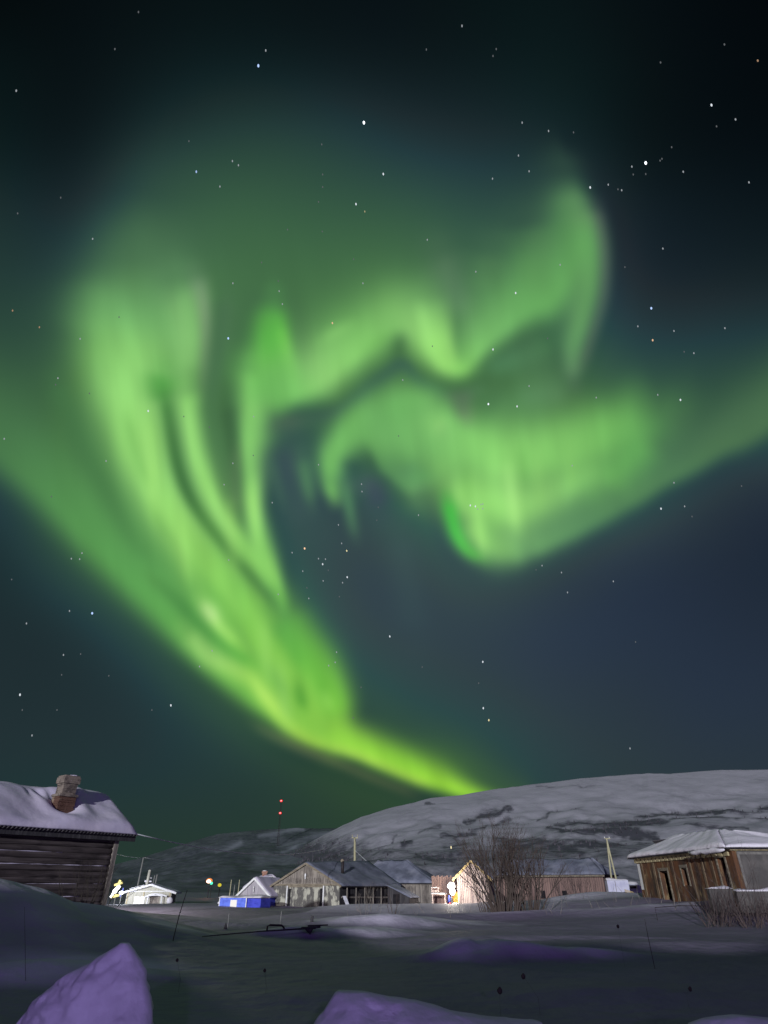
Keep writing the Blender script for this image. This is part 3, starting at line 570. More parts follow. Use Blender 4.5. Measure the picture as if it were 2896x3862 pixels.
# ------------------------------------------------------------------ snow chunks of the foreground
def snow_mound(name, outline, Y, depth, label, seed, yaw_k=0, group=None, floor=-.05):
    """outline: picture rows with left and right edge columns at distance Y; a closed solid of stacked rounded sections"""
    O = np.asarray(outline, float); n = 100; rows = []
    zt = zrow(Y, O[0,0]); zs = np.concatenate([zt-(zt-zrow(Y, O[-1,0]))*np.linspace(0, 1, n)**1.3, np.linspace(zrow(Y, O[-1,0])-.06, floor, 12)])
    V = []; seg = 90
    zr = [zrow(Y, q) for q in O[:,0]]
    for j, z in enumerate(zs):
        zi = max(z, zr[-1]); L = xcol(float(np.interp(-zi, [-q for q in zr], O[:,1])), Y, zi); Rr = xcol(float(np.interp(-zi, [-q for q in zr], O[:,2])), Y, zi)
        ext = max(0, zr[-1]-z)*.55; L -= ext; Rr += ext
        cx = (L+Rr)/2; w = (Rr-L)/2; dn = depth*(.10+.90*((zt-z)/(zt-floor))**.75)
        for k in range(seg):
            a = 2*math.pi*k/seg; c, s = math.cos(a), math.sin(a)
            pc = math.copysign(abs(c)**.85, c); ps = math.copysign(abs(s)**.9, s)
            V.append((cx+w*pc, Y+dn*ps*(1 if s < 0 else .8)+yaw_k*w*pc, z))
    V = np.array(V); r1 = smooth_noise(V[:,0]*10+V[:,1]*3, V[:,2]*10+V[:,1]*4, 1.6, 1.6, seed)-.5; r2 = smooth_noise(V[:,0]*10-V[:,1]*5, V[:,2]*10, .6, .6, seed+1)-.5; r3 = smooth_noise(V[:,0]*10, V[:,2]*10+V[:,1]*6, 4, 4, seed+2)-.5
    tp = np.clip((zt-V[:,2])/.12, 0, 1)
    r4 = np.abs(smooth_noise(V[:,0]*10+V[:,1]*7, V[:,2]*10-V[:,1]*3, 2.2, 3.0, seed+3)-.5)
    V[:,1] += (.05*r1+.05*r2+.16*r3-.12*r4)*tp; V[:,0] += (.012*r1+.018*r2)*tp
    mb = MB(); m_ = len(zs); Fc = []
    for i in range(m_-1):
        for k in range(seg): Fc.append((i*seg+k, i*seg+(k+1)%seg, (i+1)*seg+(k+1)%seg, (i+1)*seg+k))
    Fc += [tuple(range(seg)), tuple((m_-1)*seg+k for k in range(seg))]
    mb.add([tuple(v) for v in V], Fc); o = mb.build(name, M['snow'], None, True); tag(o, label, 'snow', group); return o
snow_mound('snow_chunk', [(3556,456,486),(3563,446,494),(3582,418,508),(3600,390,518),(3625,345,530),(3652,298,543),(3690,228,558),(3725,185,569),(3777,112,579),(3862,52,594)], 6.2, .55, 'tall pointed chunk of snow at the lower left, violet lit with a pale edge', 11, yaw_k=-.25)
snow_mound('snow_mound', [(3737,1272,1296),(3741,1264,1380),(3750,1258,1420),(3762,1250,1470),(3778,1240,1570),(3800,1226,1650),(3820,1210,1712),(3842,1192,1845),(3862,1178,2050)], 7.2, .9, 'flat topped violet snow mound at the bottom of the picture near the middle', 15, yaw_k=.15)
snow_mound('snow_mound', [(3829,2760,2790),(3834,2700,2850),(3842,2650,2930),(3862,2600,3000)], 8.0, .8, 'low violet snow mound in the bottom right corner', 18)

# ------------------------------------------------------------------ village
def snow_sheet(quad, thick, parent, name='roof_snow', n=22, m=14, amp=.05, seed=1, mt='roof_snow', lip=.0, label=None):
    """a rounded snow blanket on the quad (a, b, c, d): a-b the eave, d-c the ridge; solid, with thickness"""
    a, b, c, d = [Vector(p) for p in quad]; nrm = (b-a).cross(d-a).normalized()
    if nrm.z < 0: nrm = -nrm
    V = []; rr = np.random.RandomState(seed); ph = rr.rand(6)*6.28; L = (b-a).length; Wd = (d-a).length
    for j in range(m+1):
        for i in range(n+1):
            s, t = i/n, j/m; p = (a.lerp(b, s)).lerp(d.lerp(c, s), t)
            e = min(1, min(s, 1-s)*L/.25)*.5+.5; e2 = min(1, t*Wd/.22); e2 = .45+.55*math.sqrt(e2)
            wv = math.sin(s*L*1.3+ph[0]+t*2)+.7*math.sin(s*L*2.9+ph[1]-t*3)+.8*math.sin(t*Wd*2.2+ph[2]+s*L*.5)+.5*math.sin(s*L*.5+ph[3])
            h = max(.02, thick*e*e2+amp*wv*e2)
            ed = (.03*math.sin(s*L*5+ph[4])+.03*math.sin(s*L*11+ph[5]))*(1 if j == 0 else 0)
            V.append(p+nrm*h+(a-d).normalized()*(lip+ed if j == 0 else 0))
    k = len(V)
    for j in range(m+1):
        for i in range(n+1):
            s, t = i/n, j/m; V.append((a.lerp(b, s)).lerp(d.lerp(c, s), t)+nrm*.004)
    w = n+1; Fc = []
    for j in range(m):
        for i in range(n):
            q = j*w+i; Fc.append((q, q+1, q+w+1, q+w)); Fc.append((k+q, k+q+w, k+q+w+1, k+q+1))
    ring = [i for i in range(w)]+[j*w+n for j in range(1, m+1)]+[m*w+i for i in range(n-1, -1, -1)]+[j*w for j in range(m-1, 0, -1)]
    for x, y in zip(ring, ring[1:]+ring[:1]): Fc.append((x, y, k+y, k+x))
    mb = MB(); mb.add(V, Fc); return mb.build(name, M[mt], parent, True, label)

# ---- the log house on the left
def left_house():
    z_e = zrow(30, 3149)                                   # eave height
    E = at(517, 3149, 30); ax = Vector((.59,.81,0)).normalized(); p = Vector((-.81,.59,0)).normalized()
    rz = math.atan2(-ax.y, -ax.x)                          # local x runs along the eave towards the camera, local y into the house
    ex = -ax; ey = Vector((-ex.y, ex.x, 0)); ey = ey if ey.dot(p) > 0 else -ey
    # right-handed frame check: z = ex x ey
    if ex.cross(ey).z < 0: ex = -ex; rz = math.atan2(ex.y, ex.x)
    sg = 1 if (-ax).dot(ex) > 0 else -1
    g0 = .2
    t = thing('log_house', (E.x, E.y, g0), 'dark weathered log house with a thick snowy roof and brick chimney, at the left edge', 'house', rz)
    # everything below in local coordinates; u = distance from the far corner along the eave
    X = lambda u: sg*u
    zr_ = at(388, 3000, 30+3.3*.59).z-g0; ze = z_e-g0; half = 3.2; L = 11.0; ov = .42; ovg = .62
    wl = MB()
    nlog = 15; lh = (ze-.12)/nlog; rl = random.Random(8)
    for k in range(nlog):                                  # round logs, each bulging from the wall
        z0 = k*lh; seg = 28; P = []; rr = random.Random(k)
        for i in range(seg+1):
            u = ovg+(L-ovg)*i/seg; P.append((X(u), ov+.09+.012*math.sin(i*1.7+k), z0+lh/2+.010*math.sin(i*.9+k*2)))
        wl.tube(P, [lh*(.54+.10*rl.random()*(1+.3*math.sin(i*.6+k))) for i in range(len(P))], 10)
    wl.box(min(X(ovg),X(L)), ov+.10, 0, max(X(ovg),X(L)), 2*half-ov, ze-.06)
    wl.add([(X(ovg),ov+.1,ze-.06),(X(ovg),2*half-ov,ze-.06),(X(ovg),half,zr_-.12),(X(ovg+.12),ov+.1,ze-.06),(X(ovg+.12),2*half-ov,ze-.06),(X(ovg+.12),half,zr_-.12)],
           [(0,1,2),(3,5,4),(0,3,4,1),(1,4,5,2),(2,5,3,0)])
    wl.build('wall', M['log'], t, True)
    cb = MB(); cb.box(min(X(ovg-.04),X(ovg+.16)), ov-.06, 0, max(X(ovg-.04),X(ovg+.16)), ov+.22, ze-.07); cb.build('corner_board', M['grey_wood'], t)
    for k, (u0, u1) in ((10,(ovg+.3,6.2)),(7,(ovg+.3,8.2)),(5,(ovg+1.2,9)),(3,(ovg+.3,6.5)),(12,(3,9))):    # snow caught on the logs
        mb = MB(); P = [(X(u0+(u1-u0)*i/16), ov+.005+.02*math.sin(i), k*lh+lh*.02) for i in range(17)]; mb.tube(P, [max(.003,-.006+.026*abs(math.sin(i*.8+k*2))) for i in range(17)], 6)
        mb.build('snow_ledge', M['roof_snow'], t, True)
    fa = MB(); fa.box(min(X(-.02),X(L)), .10, ze-.26, max(X(-.02),X(L)), .14, ze-.045)
    for i in range(24): u = .3+i*.46; fa.box(min(X(u),X(u+.06)), .14, ze-.17, max(X(u),X(u+.06)), ov+.1, ze-.07)
    fa.build('eave_board', M['dark_wood'], t)
    # corrugated sheet: a wavy sheet seen edge-on under the snow
    mb = MB(); pitch = .155; n = int(L/pitch)*8; V = []; 
    th = math.atan2(zr_-ze, half); 
    for i in range(n+1):
        u = L*i/n; w = .035*math.cos(2*math.pi*u/pitch)
        for (y, z) in ((-.03, ze-.02), (half, zr_-.02)):
            V.append((X(u), y-w*math.sin(th), z+w*math.cos(th)))
        for (y, z) in ((-.03, ze-.055), (half, zr_-.055)):
            V.append((X(u), y-w*math.sin(th), z+w*math.cos(th)))
    Fc = []
    for i in range(n):
        a = i*4; b = a+4; Fc += [(a,b,b+1,a+1),(a+2,a+3,b+3,b+2),(a,a+2,b+2,b),(a+1,b+1,b+3,a+3)]
    mb.add(V, Fc); rf = mb.build('roof', M['corr'], t)
    mb = MB(); mb.slab([(X(0),half,zr_-.02),(X(L),half,zr_-.02),(X(L),2*half,ze),(X(0),2*half,ze)], (0,.5,.8), .05); mb.build('roof', M['corr'], t)
    # snow blanket with rounded verge, dented round the chimney
    n_, m_ = 110, 44; V = []; ch = (X(4.55), 1.55)
    nn = Vector((0,-math.sin(th),math.cos(th)))
    for j in range(m_+1):
        for i in range(n_+1):
            u = L*i/n_; s = -.02+2*1.0*half*j/m_*1.0; y = s*.5*1.0 if False else (2*half+.04)*j/m_-.02
            zz = ze+(zr_-ze)*(y/half if y < half else (2*half-y)/half)
            ee = min(1, u/.30)*.8+.2*1; ed = min(1, (y+.02)/.22); ed = math.sqrt(max(ed, 0))
            h = (.07+.20*ed)*(math.sqrt(min(1, u/.35)) if u < .35 else 1)
            h += (.045*math.sin(u*.9+1)+.03*math.sin(u*2.3+y)+.03*math.sin(y*2.6+u*.7)+.012*math.sin(u*5.1-y*3))*ed*min(1, u/.8)
            h -= .16*math.exp(-((abs(y-half))/.35)**2)
            d = math.hypot(u-2.95, (y-1.45)*.8); h += .10*math.exp(-((d-.85)/.35)**2)-.26*math.exp(-(d/.50)**2)
            d2 = math.hypot((u-3.75)/.5, (y-2.3)/.5); h -= .12*math.exp(-d2*d2)*(1+.5*math.sin(u*14))
            h += .10*math.exp(-((u-1.9)/.5)**2-((y-2.7)/.6)**2)
            h = max(.015, h)
            sgn = 1 if y < half else -1
            V.append((X(u)-0*h, y-h*.35*sgn*(1 if abs(y-half) > .3 else 0), zz+h*.95))
    k = len(V)
    for j in range(m_+1):
        for i in range(n_+1):
            u = L*i/n_; y = (2*half+.04)*j/m_-.02; V.append((X(u), y, ze+.018+(zr_-ze)*(y/half if y < half else (2*half-y)/half)))
    w = n_+1; Fc = []
    for j in range(m_):
        for i in range(n_):
            q = j*w+i; Fc += [(q,q+1,q+w+1,q+w),(k+q,k+q+w,k+q+w+1,k+q+1)]
    ring = [i for i in range(w)]+[j*w+n_ for j in range(1, m_+1)]+[m_*w+i for i in range(n_-1, -1, -1)]+[j*w for j in range(m_-1, 0, -1)]
    for x, y in zip(ring, ring[1:]+ring[:1]): Fc.append((x, y, k+y, k+x))
    mb = MB(); mb.add(V, Fc); mb.build('roof_snow', M['roof_snow'], t, True)
    # chimney
    u0, y0 = 2.95, 1.45; zb = ze+(zr_-ze)*y0/half-.1; zt = zb+2.05
    def course(mb, u, y, wu, wy, za, zb_, lean=0, j=.012, seed=0):
        rr = random.Random(seed); n = max(1, int(round((zb_-za)/.075)))
        for i in range(n):
            e = rr.uniform(-j, j); f = rr.uniform(-j, j); z = za+(zb_-za)*i/n; zz = za+(zb_-za)*(i+1)/n-.012
            mb.box(X(u)-wu/2-e+lean*i, y-wy/2-f, z, X(u)+wu/2+e+lean*i, y+wy/2+f, zz)
            mb.box(X(u)-wu/2+.012+lean*i, y-wy/2+.012, zz, X(u)+wu/2-.012+lean*i, y+wy/2-.012, zz+.0121)
    mb = MB(); course(mb, u0, y0, .74, .62, zb-.1, zb+.62, seed=1, j=.02); cm = mb.build('chimney', M['brick'], t)
    mb = MB(); course(mb, u0, y0, .80, .68, zb+.62, zb+.72, seed=2); course(mb, u0, y0, .62, .54, zb+.72, zb+1.14, seed=3); course(mb, u0, y0, .76, .66, zb+1.14, zb+1.38, seed=4); course(mb, u0, y0, .66, .58, zb+1.38, zb+1.46, seed=6)
    mb.build('chimney_shaft', M['whitewash'], cm)
    mb = MB(); mb.blob((X(u0-.14), y0, zb+1.46), (.22,.28,.06), 12, 6, .15); mb.build('chimney_snow', M['roof_snow'], cm, True)
    return t
left_house()

# ---- generic small houses: local x along the gable front, local y into the depth
def frame(B, yaw):
    return Vector((math.cos(yaw), math.sin(yaw), 0)), Vector((-math.sin(yaw), math.cos(yaw), 0))
def gable_house(name, label, cat, px_r, px_l, Y, yaw_deg, l, row_eave, row_ridge, wall_m, gable_m, roof_m, z0=-.15, ov=.22, ovf=.18, snow=.14, lean=0, verge=None, seed=1, side_m=None, peak=.5, hip_back=False, row_back=None, smat='roof_snow'):
    """the right corner of the gable front stands at picture column px_r, distance Y; the front reaches px_l"""
    B = at(px_r, 3400, Y); B = Vector((xcol(px_r, Y, 0), Y, 0)); yaw = R(yaw_deg); ex, ey = frame(B, yaw)
    w = abs(reach((B.x, B.y, 0), (-ex.x, -ex.y), px_l)); A = B-ex*w
    t = thing(name, (A.x, A.y, z0), label, cat, yaw)
    he = zrow(Y, row_eave)-z0; P = A+ex*w*peak; hr = zrow(P.y, row_ridge)-z0
    T = .12; hb_ = hr if row_back is None else zrow((A+ex*w*peak+ey*l).y, row_back)-z0
    mb = MB(); mb.box(0, 0, 0, w, T, he-.001); mb.box(0, l-T, 0, w, l, he-.001); mb.box(0, T, 0, T, l-T, he-.001); mb.build('wall', M[wall_m], t)
    mb = MB(); mb.box(w-T, T, 0, w, l-T, he-.001); mb.build('side_wall', M[side_m or wall_m], t)
    mb = MB(); g = .03
    mb.slab([(-.0,-g,he),(w,-g,he),(w*peak,-g,hr-.04)], (0,-1,0), .10); mb.build('gable', M[gable_m], t)
    mb = MB(); mb.slab([(0,l,he),(w,l,he),(w*peak,l,hb_-.04)], (0,-1,0), .10); mb.build('rear_gable', M[gable_m], t)
    s1 = (hr-he)/(w*peak); s2 = (hr-he)/(w*(1-peak)); y0, y1 = -ovf, l+ovf; hb = w*.45 if hip_back else 0
    mb = MB(); mb.slab([(-ov,y0,he-ov*s1),(w*peak,y0,hr),(w*peak,y1-hb,hb_),(-ov,y1,he-ov*s1)], (-s1,0,1), .07); mb.slab([(w+ov,y0,he-ov*s2),(w+ov,y1,he-ov*s2),(w*peak,y1-hb,hb_+.002),(w*peak,y0,hr+.002)], (s2,0,1), .07)
    if hip_back: mb.slab([(-ov,y1,he-ov*s1),(w*peak,y1-hb,hr+.001),(w+ov,y1,he-ov*s2)], (0,1,1), .06)
    mb.build('roof', M[roof_m], t)
    if verge:
        mb = MB(); mb.beam((-ov,y0-.02,he-ov*s1-.02),(w*peak,y0-.02,hr-.02),.05,.17); mb.beam((w*peak,y0-.024,hr-.02),(w+ov,y0-.024,he-ov*s2-.02),.05,.17); mb.build('verge_board', M[verge], t)
    if snow:
        snow_sheet([(-ov,y0,he-ov*s1+.005),(-ov,y1,he-ov*s1+.005),(w*peak,y1-hb,hb_+.01),(w*peak,y0,hr+.01)], snow, t, seed=seed, amp=snow*.22, mt=smat)
        snow_sheet([(w+ov,y0,he-ov*s2+.005),(w+ov,y1,he-ov*s2+.005),(w*peak,y1-hb,hb_+.012),(w*peak,y0,hr+.012)], snow, t, seed=seed+3, amp=snow*.22, mt=smat)
        if hip_back: snow_sheet([(-ov,y1,he-ov*s1+.005),(w+ov,y1,he-ov*s2+.005),(w*peak+.01,y1-hb,hr+.012),(w*peak,y1-hb,hr+.012)], snow, t, seed=seed+5, amp=snow*.2)
    return t, A, w, l, he, hr, z0

def plank_gaps(mb, x0, x1, z0, z1, y, step=.17, seed=1, skip=.25):
    r = random.Random(seed); x = x0+step/2
    while x < x1-.05:
        if r.random() > skip: mb.box(x-.008-r.random()*.008, y-.006, z0+r.random()*.1, x+.008, y, z1-r.random()*.12)
        x += step*(.8+.4*r.random())

# central shed with the boarded door
t, A, w, l, he, hr, z0 = gable_house('wooden_shed', 'low wide shed with peeling pale front, boarded plank gable and black stovepipe', 'shed', 1278, 1025, 62, -30, 11, 3336, 3256, 'pale_plaster', 'grey_wood', 'dark_wood', snow=.13, side_m='dark_wood', verge='fascia', seed=4, ov=.30, row_back=3252, smat='dull_roof')  # side wall given dark planks to stand in for its shade
mb = MB(); mb.box(-.02,-.09,he-.08,w+.02,-.035,he+.06); mb.build('beam', M['fascia'], t)
for x in (w*.225, w*.775):
    mb = MB(); mb.box(x-.06,-.10,0,x+.06,-.034,he-.085); mb.build('door_post', M['white'], t)
mb = MB(); mb.box(w*.225+.06,-.06,he-.20,w*.775-.06,-.03,he-.085); mb.build('door_post', M['fascia'], t)
mb = MB(); mb.box(w*.225+.10,-.012,.1,w*.225+.42,.0-.001,he-.32); mb.build('doorway', M['black'], t)
mb = MB(); mb.box(w*.775-.40,-.012,.1,w*.775-.12,-.001,he-.3); mb.build('doorway', M['black'], t)
mb = MB(); mb.box(w*.225+.44,-.06,.12,w*.775-.44,-.004,he-.21); plank_gaps(mb, w*.225+.5, w*.775-.5, .15, he-.3, -.06, .3, 3); mb.build('door', M['pale_plaster'], t)
mb = MB(); plank_gaps(mb, .5, w-.5, he+.10, he+.22+.35, -.135, .2, 5, .1); mb.build('plank_joint', M['black'], t)
mb = MB(); mb.blob((w*.5,-.16,he+.72), (.10,.05,.16), 8, 6); mb.blob((w*.5,-.15,he+.50), (.08,.04,.10), 8, 6); mb.build('gable_ornament', M['white'], t, True)
mb = MB(); mb.tube([(w*.80,2.6,hr-.75),(w*.80,2.6,hr+.20)], .135, 12); sp = mb.build('stovepipe', M['iron'], t, True)
mb = MB(); mb.blob((w*.80-.05,2.6,hr+.24), (.17,.16,.17), 10, 7); mb.build('pipe_cap', M['fascia'], sp, True)
mb = MB()                                                # posts of the open shelter along the side
for k in range(7):
    y = .9+k*1.5; mb = MB(); mb.tube([(w+.22,y,0),(w+.20,y,he-.24)], .05, 6); mb.build('post', M['grey_wood'], t)
mb = MB(); mb.beam((w+.03,.3,.35),(w+.03,10,.35),.05,.22); mb.beam((w+.03,.3,1.0),(w+.03,10,.9),.05,.12); mb.build('rail', M['grey_wood'], t)
for y in (1.6,4.8,8.1):
    mb = MB(); mb.box(w+.001,y,.5,w+.012,y+.7,1.25); mb.build('window', M['black'], t)

# the second shed behind it, hipped snowy roof
def hip_house(name, label, cat, px_r, px_l, Y, yaw_deg, l, row_eave, row_ridge, wall_m, z0, ridge_in=.32, snow=.2, ov=.3, seed=1, ridge_out=None, smat='roof_snow'):
    B = Vector((xcol(px_r, Y, 0), Y, 0)); yaw = R(yaw_deg); ex, ey = frame(B, yaw)
    w = abs(reach((B.x, B.y, 0), (-ex.x, -ex.y), px_l)); A = B-ex*w
    t = thing(name, (A.x, A.y, z0), label, cat, yaw); he = zrow(Y, row_eave)-z0; hr = zrow(Y+l*.4, row_ridge)-z0
    mb = MB(); T = .15; mb.box(0,0,0,w,T,he); mb.box(0,l-T,0,w,l,he); mb.box(0,T,0,T,l-T,he); mb.box(w-T,T,0,w,l-T,he); mb.build('wall', M[wall_m], t)
    a, b, c, d = (-ov,-ov,he-.02),(w+ov,-ov,he-.02),(w+ov,l+ov,he-.02),(-ov,l+ov,he-.02)
    r0 = (w*ridge_in, l*.5, hr); r1 = (w*(1-ridge_in if ridge_out is None else ridge_out), l*.5, hr)
    mb = MB(); mb.slab([a,b,r1,r0], (0,-1,1), .06); mb.slab([c,d,r0,r1], (0,1,1), .06); mb.slab([b,c,r1], (1,0,1), .06); mb.slab([d,a,r0], (-1,0,1), .06); mb.build('roof', M['dark_wood'], t)
    U_ = lambda p: (p[0],p[1],p[2]+.01)
    snow_sheet([U_(a),U_(b),U_(r1),U_(r0)], snow, t, seed=seed, amp=snow*.15, n=30, mt=smat); snow_sheet([U_(c),U_(d),U_(r0),U_(r1)], snow, t, seed=seed+1, amp=snow*.15, mt=smat)
    snow_sheet([U_(b),U_(c),U_(r1),U_(r1)], snow, t, seed=seed+2, amp=snow*.15, mt=smat); snow_sheet([U_(d),U_(a),U_(r0),U_(r0)], snow, t, seed=seed+3, amp=snow*.15, mt=smat)
    return t, A, w, he, hr
t, A, w, he, hr = hip_house('wooden_shed', 'grey plank shed with a peaked snowy hip roof, left of the floodlit yard', 'shed', 1632, 1330, 72, -12, 7, 3331, 3249, 'grey_wood', -.1, .25, seed=12, ridge_out=.60, smat='dull_roof')
mb = MB(); plank_gaps(mb, .2, w-.2, .1, he-.1, -.002, .22, 8); mb.build('plank_joint', M['black'], t)
# small lean-to in front of it
B = Vector((xcol(1462, 60.5, 0), 60.5, -.1)); t = thing('lean_to', B, 'small dark lean-to with one sloping snowy roof, in front of the grey plank shed', 'shed', R(-25))
mb = MB(); mb.add([(0,0,0),(2.0,0,0),(2.0,2,0),(0,2,0),(0,0,1.75),(2.0,0,.95),(2.0,2,.95),(0,2,1.75)], [(0,3,2,1),(4,5,6,7),(0,1,5,4),(1,2,6,5),(2,3,7,6),(3,0,4,7)]); mb.build('wall', M['dark_wood'], t)
snow_sheet([(2.15,-.15,.93),(2.15,2.1,.93),(-.15,2.1,1.86),(-.15,-.15,1.86)], .15, t, seed=31, mt='dull_roof')
mb = MB(); mb.box(.5,-.012,.1,1.1,0,1.2); mb.build('door', M['black'], t)

# the pale lilac house with the blue booth in front
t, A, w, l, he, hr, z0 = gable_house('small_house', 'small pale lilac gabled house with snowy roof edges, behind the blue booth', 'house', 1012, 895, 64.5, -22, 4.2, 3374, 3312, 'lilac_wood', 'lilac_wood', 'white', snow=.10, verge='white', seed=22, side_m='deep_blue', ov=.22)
mb = MB(); mb.box(w*.78,-.03,0,w*.97,-.002,he-.1); mb.build('door', M['orange_wall'], t)
mb = MB(); mb.blob((w*.5,-.17,he+.55), (.07,.04,.12), 8, 6); mb.blob((w*.5,-.17,he+.30), (.05,.03,.14), 8, 6); mb.build('gable_ornament', M['white'], t, True)
mb = MB(); plank_gaps(mb, .1, w-.1, .1, he+.1, -.002, .16, 8, .1); mb.build('plank_joint', M['grey_wood'], t)
t, A, w, l, he, hr, z0 = gable_house('small_house', 'snowy roofed house almost hidden behind the lilac house, with a pink brick chimney', 'house', 1075, 955, 71, 30, 3.0, 3345, 3303, 'lilac_wood', 'lilac_wood', 'white', snow=.12, seed=27)
cxl = A  # chimney stands where the photograph shows it, left on the roof
mb = MB(); d = at(997, 3300, 71.6)-Vector((A.x, A.y, z0)); c_, s_ = math.cos(R(30)), math.sin(R(30)); lx, ly = d.x*c_+d.y*s_, -d.x*s_+d.y*c_
zt = zrow(71.6, 3283)-z0
for k in range(9): mb.box(lx-.18-.006*(k%2), ly-.17, zt-1.4+k*.13, lx+.18+.006*(k%2), ly+.17, zt-1.4+k*.13+.12)
for k in range(9): mb.box(lx-.17, ly-.16, zt-1.28+k*.13, lx+.17, ly+.16, zt-1.27+k*.13)
mb.box(lx-.23, ly-.21, zt-.23, lx+.23, ly+.21, zt-.06)
cc = mb.build('chimney', mat('pink_brick', (.42,.24,.17), .9, [((4,4,9),(.30,.16,.11),.5,.62,6)]), t); mb = MB(); mb.blob((lx,ly,zt-.04), (.24,.22,.07), 10, 6, .1); mb.build('chimney_snow', M['snow'], cc, True)

def booth():
    A_ = Vector((xcol(824, 61.5, 0), 61.5, 0)); B_ = Vector((xcol(926, 60.2, 0), 60.2, 0)); C_ = Vector((xcol(986, 60.9, 0), 60.9, 0))
    ex = (B_-A_).normalized(); w = (B_-A_).length; rz = math.atan2(ex.y, ex.x); hz = zrow(60.2, 3384)
    t = thing('blue_booth', (A_.x, A_.y, -.05), 'long low bright blue booth with a white window and snow on top', 'booth', rz)
    mb = MB(); mb.box(0,0,0,w,1.5,hz); mb.build('body', M['blue'], t)
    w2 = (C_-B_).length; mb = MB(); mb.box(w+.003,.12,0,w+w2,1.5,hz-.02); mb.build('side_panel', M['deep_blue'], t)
    mb = MB(); mb.box(w*.42,-.035,.10,w*.66,-.002,hz-.14); wn = mb.build('window', M['white'], t)
    mb = MB(); mb.box(w*.44,-.045,.14,w*.64,-.037,hz-.18); mb.build('pane', emit('glowing_pane', (1,.97,.93), .95), wn)  # the pane glows in place of light falling on it
    mb = MB(); mb.box(-.03,-.03,0,.05,-.002,hz); mb.build('corner_post', M['white'], t); mb = MB(); mb.box(w-.05,-.03,0,w+.03,-.002,hz); mb.build('corner_post', M['white'], t)
    snow_sheet([(-.08,-.10,hz+.002),(w+w2+.06,-.10,hz+.002),(w+w2+.06,1.6,hz+.002),(-.08,1.6,hz+.002)], .11, t, seed=41, n=40, m=8, mt='snow')
booth()
for i, (px, r0, hgt) in enumerate([(865, 3318, 0), (896, 3318, 0), (880, 3338, 0)]):
    Y = 65.5+i*.3; top = zrow(Y, r0); x = xcol(px, Y, 1); o = thing('fence_pole', (x, Y, 0), ['slim pale pole nearest the blue booth roof','slim pale pole just left of the lilac gable','short thin pole between two taller ones'][i], 'pole', group='thin poles behind the blue booth')
    mb = MB(); mb.tube([(0,0,0),(.02,0,top*.5),(.03,0,top)], [.045,.04,.03], 7); mb.build('shaft', M['pole' if i < 2 else 'greypole'], o)
    if i == 0: mb = MB(); mb.tube([(0,-.01,0),(.012,-.01,top*.42)], .055, 7); mb.build('sleeve', M['orange_wall'], o)

# far-left small house, floodlit
t, A, w, l, he, hr, z0 = gable_house('small_house', 'small cream floodlit house with a shallow gable and white arched porch, at far left', 'house', 640, 470, 78, 9, 4, 3362, 3336, 'pale_wall', 'pale_wall', 'white', z0=.0, snow=.10, verge='white', ov=.55, ovf=.5, seed=51, peak=.52)
arch = [(w*.50,-.5,.0),(w*.51,-.5,he-.42),(w*.56,-.5,he-.26),(w*.66,-.5,he-.16),(w*.76,-.5,he-.26),(w*.81,-.5,he-.42),(w*.82,-.5,.0)]
mb = MB(); mb.tube(arch[:2], .07, 6); mb.build('porch_post', M['white'], t); mb = MB(); mb.tube(arch[-2:], .07, 6); mb.build('porch_post', M['white'], t)
mb = MB(); mb.tube([(w*.44,-.5,he-.5),(w*.55,-.5,he-.30),(w*.66,-.5,he-.22),(w*.80,-.5,he-.30),(w*.92,-.5,he-.44)], .085, 7); mb.tube([(w*.52,-.5,he-.40),(w*.60,-.5,he-.36),(w*.72,-.5,he-.36),(w*.80,-.5,he-.42)], .05, 6); mb.build('porch_roof', M['white'], t)
mb = MB(); mb.box(w*.54,-.02,0,w*.75,-.001,he-.4); mb.build('door', M['grey_wood'], t)
mb = MB(); mb.box(.0,-.05,he-.03,w,-.032,he+.05); mb.build('beam', M['white'], t)
for x in (.03,.38,.97):
    mb = MB(); mb.box(w*x-.05,-.045,0,w*x+.05,-.002,he-.04); mb.build('corner_board', M['cream'], t)
mb = MB(); mb.box(w*.19,-.05,.05,w*.42,-.002,he*.60); wn = mb.build('window', M['white'], t); mb = MB(); mb.box(w*.205,-.065,.09,w*.405,-.052,he*.57); mb.build('pane', emit('blazing_window', (1,.96,.88), 2.0), wn)
mb = MB(); mb.tube([(w*.37,1.0,he-.2),(w*.385,1.0,zrow(79,3283)-.05)], [.17,.16], 12); mb.blob((w*.385,1.0,zrow(79,3283)-.05), (.17,.17,.13), 12, 6); chm = mb.build('chimney', M['pale_wall'], t, True)
mb = MB(); mb.beam((w*.33,.6,hr-.05),(w*.02,.4,he+.25),.05,.05); mb.build('stay', M['white'], t)
mb = MB(); mb.blob((w*.34,.95,hr+.32), (.16,.14,.12), 9, 6, .3, 2); mb.blob((w*.445,1.0,hr+.30), (.17,.14,.09), 9, 6, .3, 3); mb.blob((w*.445,1.0,hr+.62), (.12,.1,.05), 9, 6, .3, 4); mb.build('snow_clump', M['snow'], chm, True)

# ---- floodlit yard in the middle
t, A, w, l, he, hr, z0 = gable_house('plank_shed', 'pinkish plank shed with a yellow edged gable roof, beside the blazing yard lamp', 'shed', 1850, 1729, 60, -14, 5, 3304, 3246, 'pink_wood', 'pink_wood', 'dark_wood', snow=.07, verge='yellow_wood', seed=61, ov=.36, ovf=.3)
mb = MB(); plank_gaps(mb, .1, w-.1, .05, he+.1, -.002, .15, 18, .1); mb.build('plank_joint', M['dark_wood'], t)
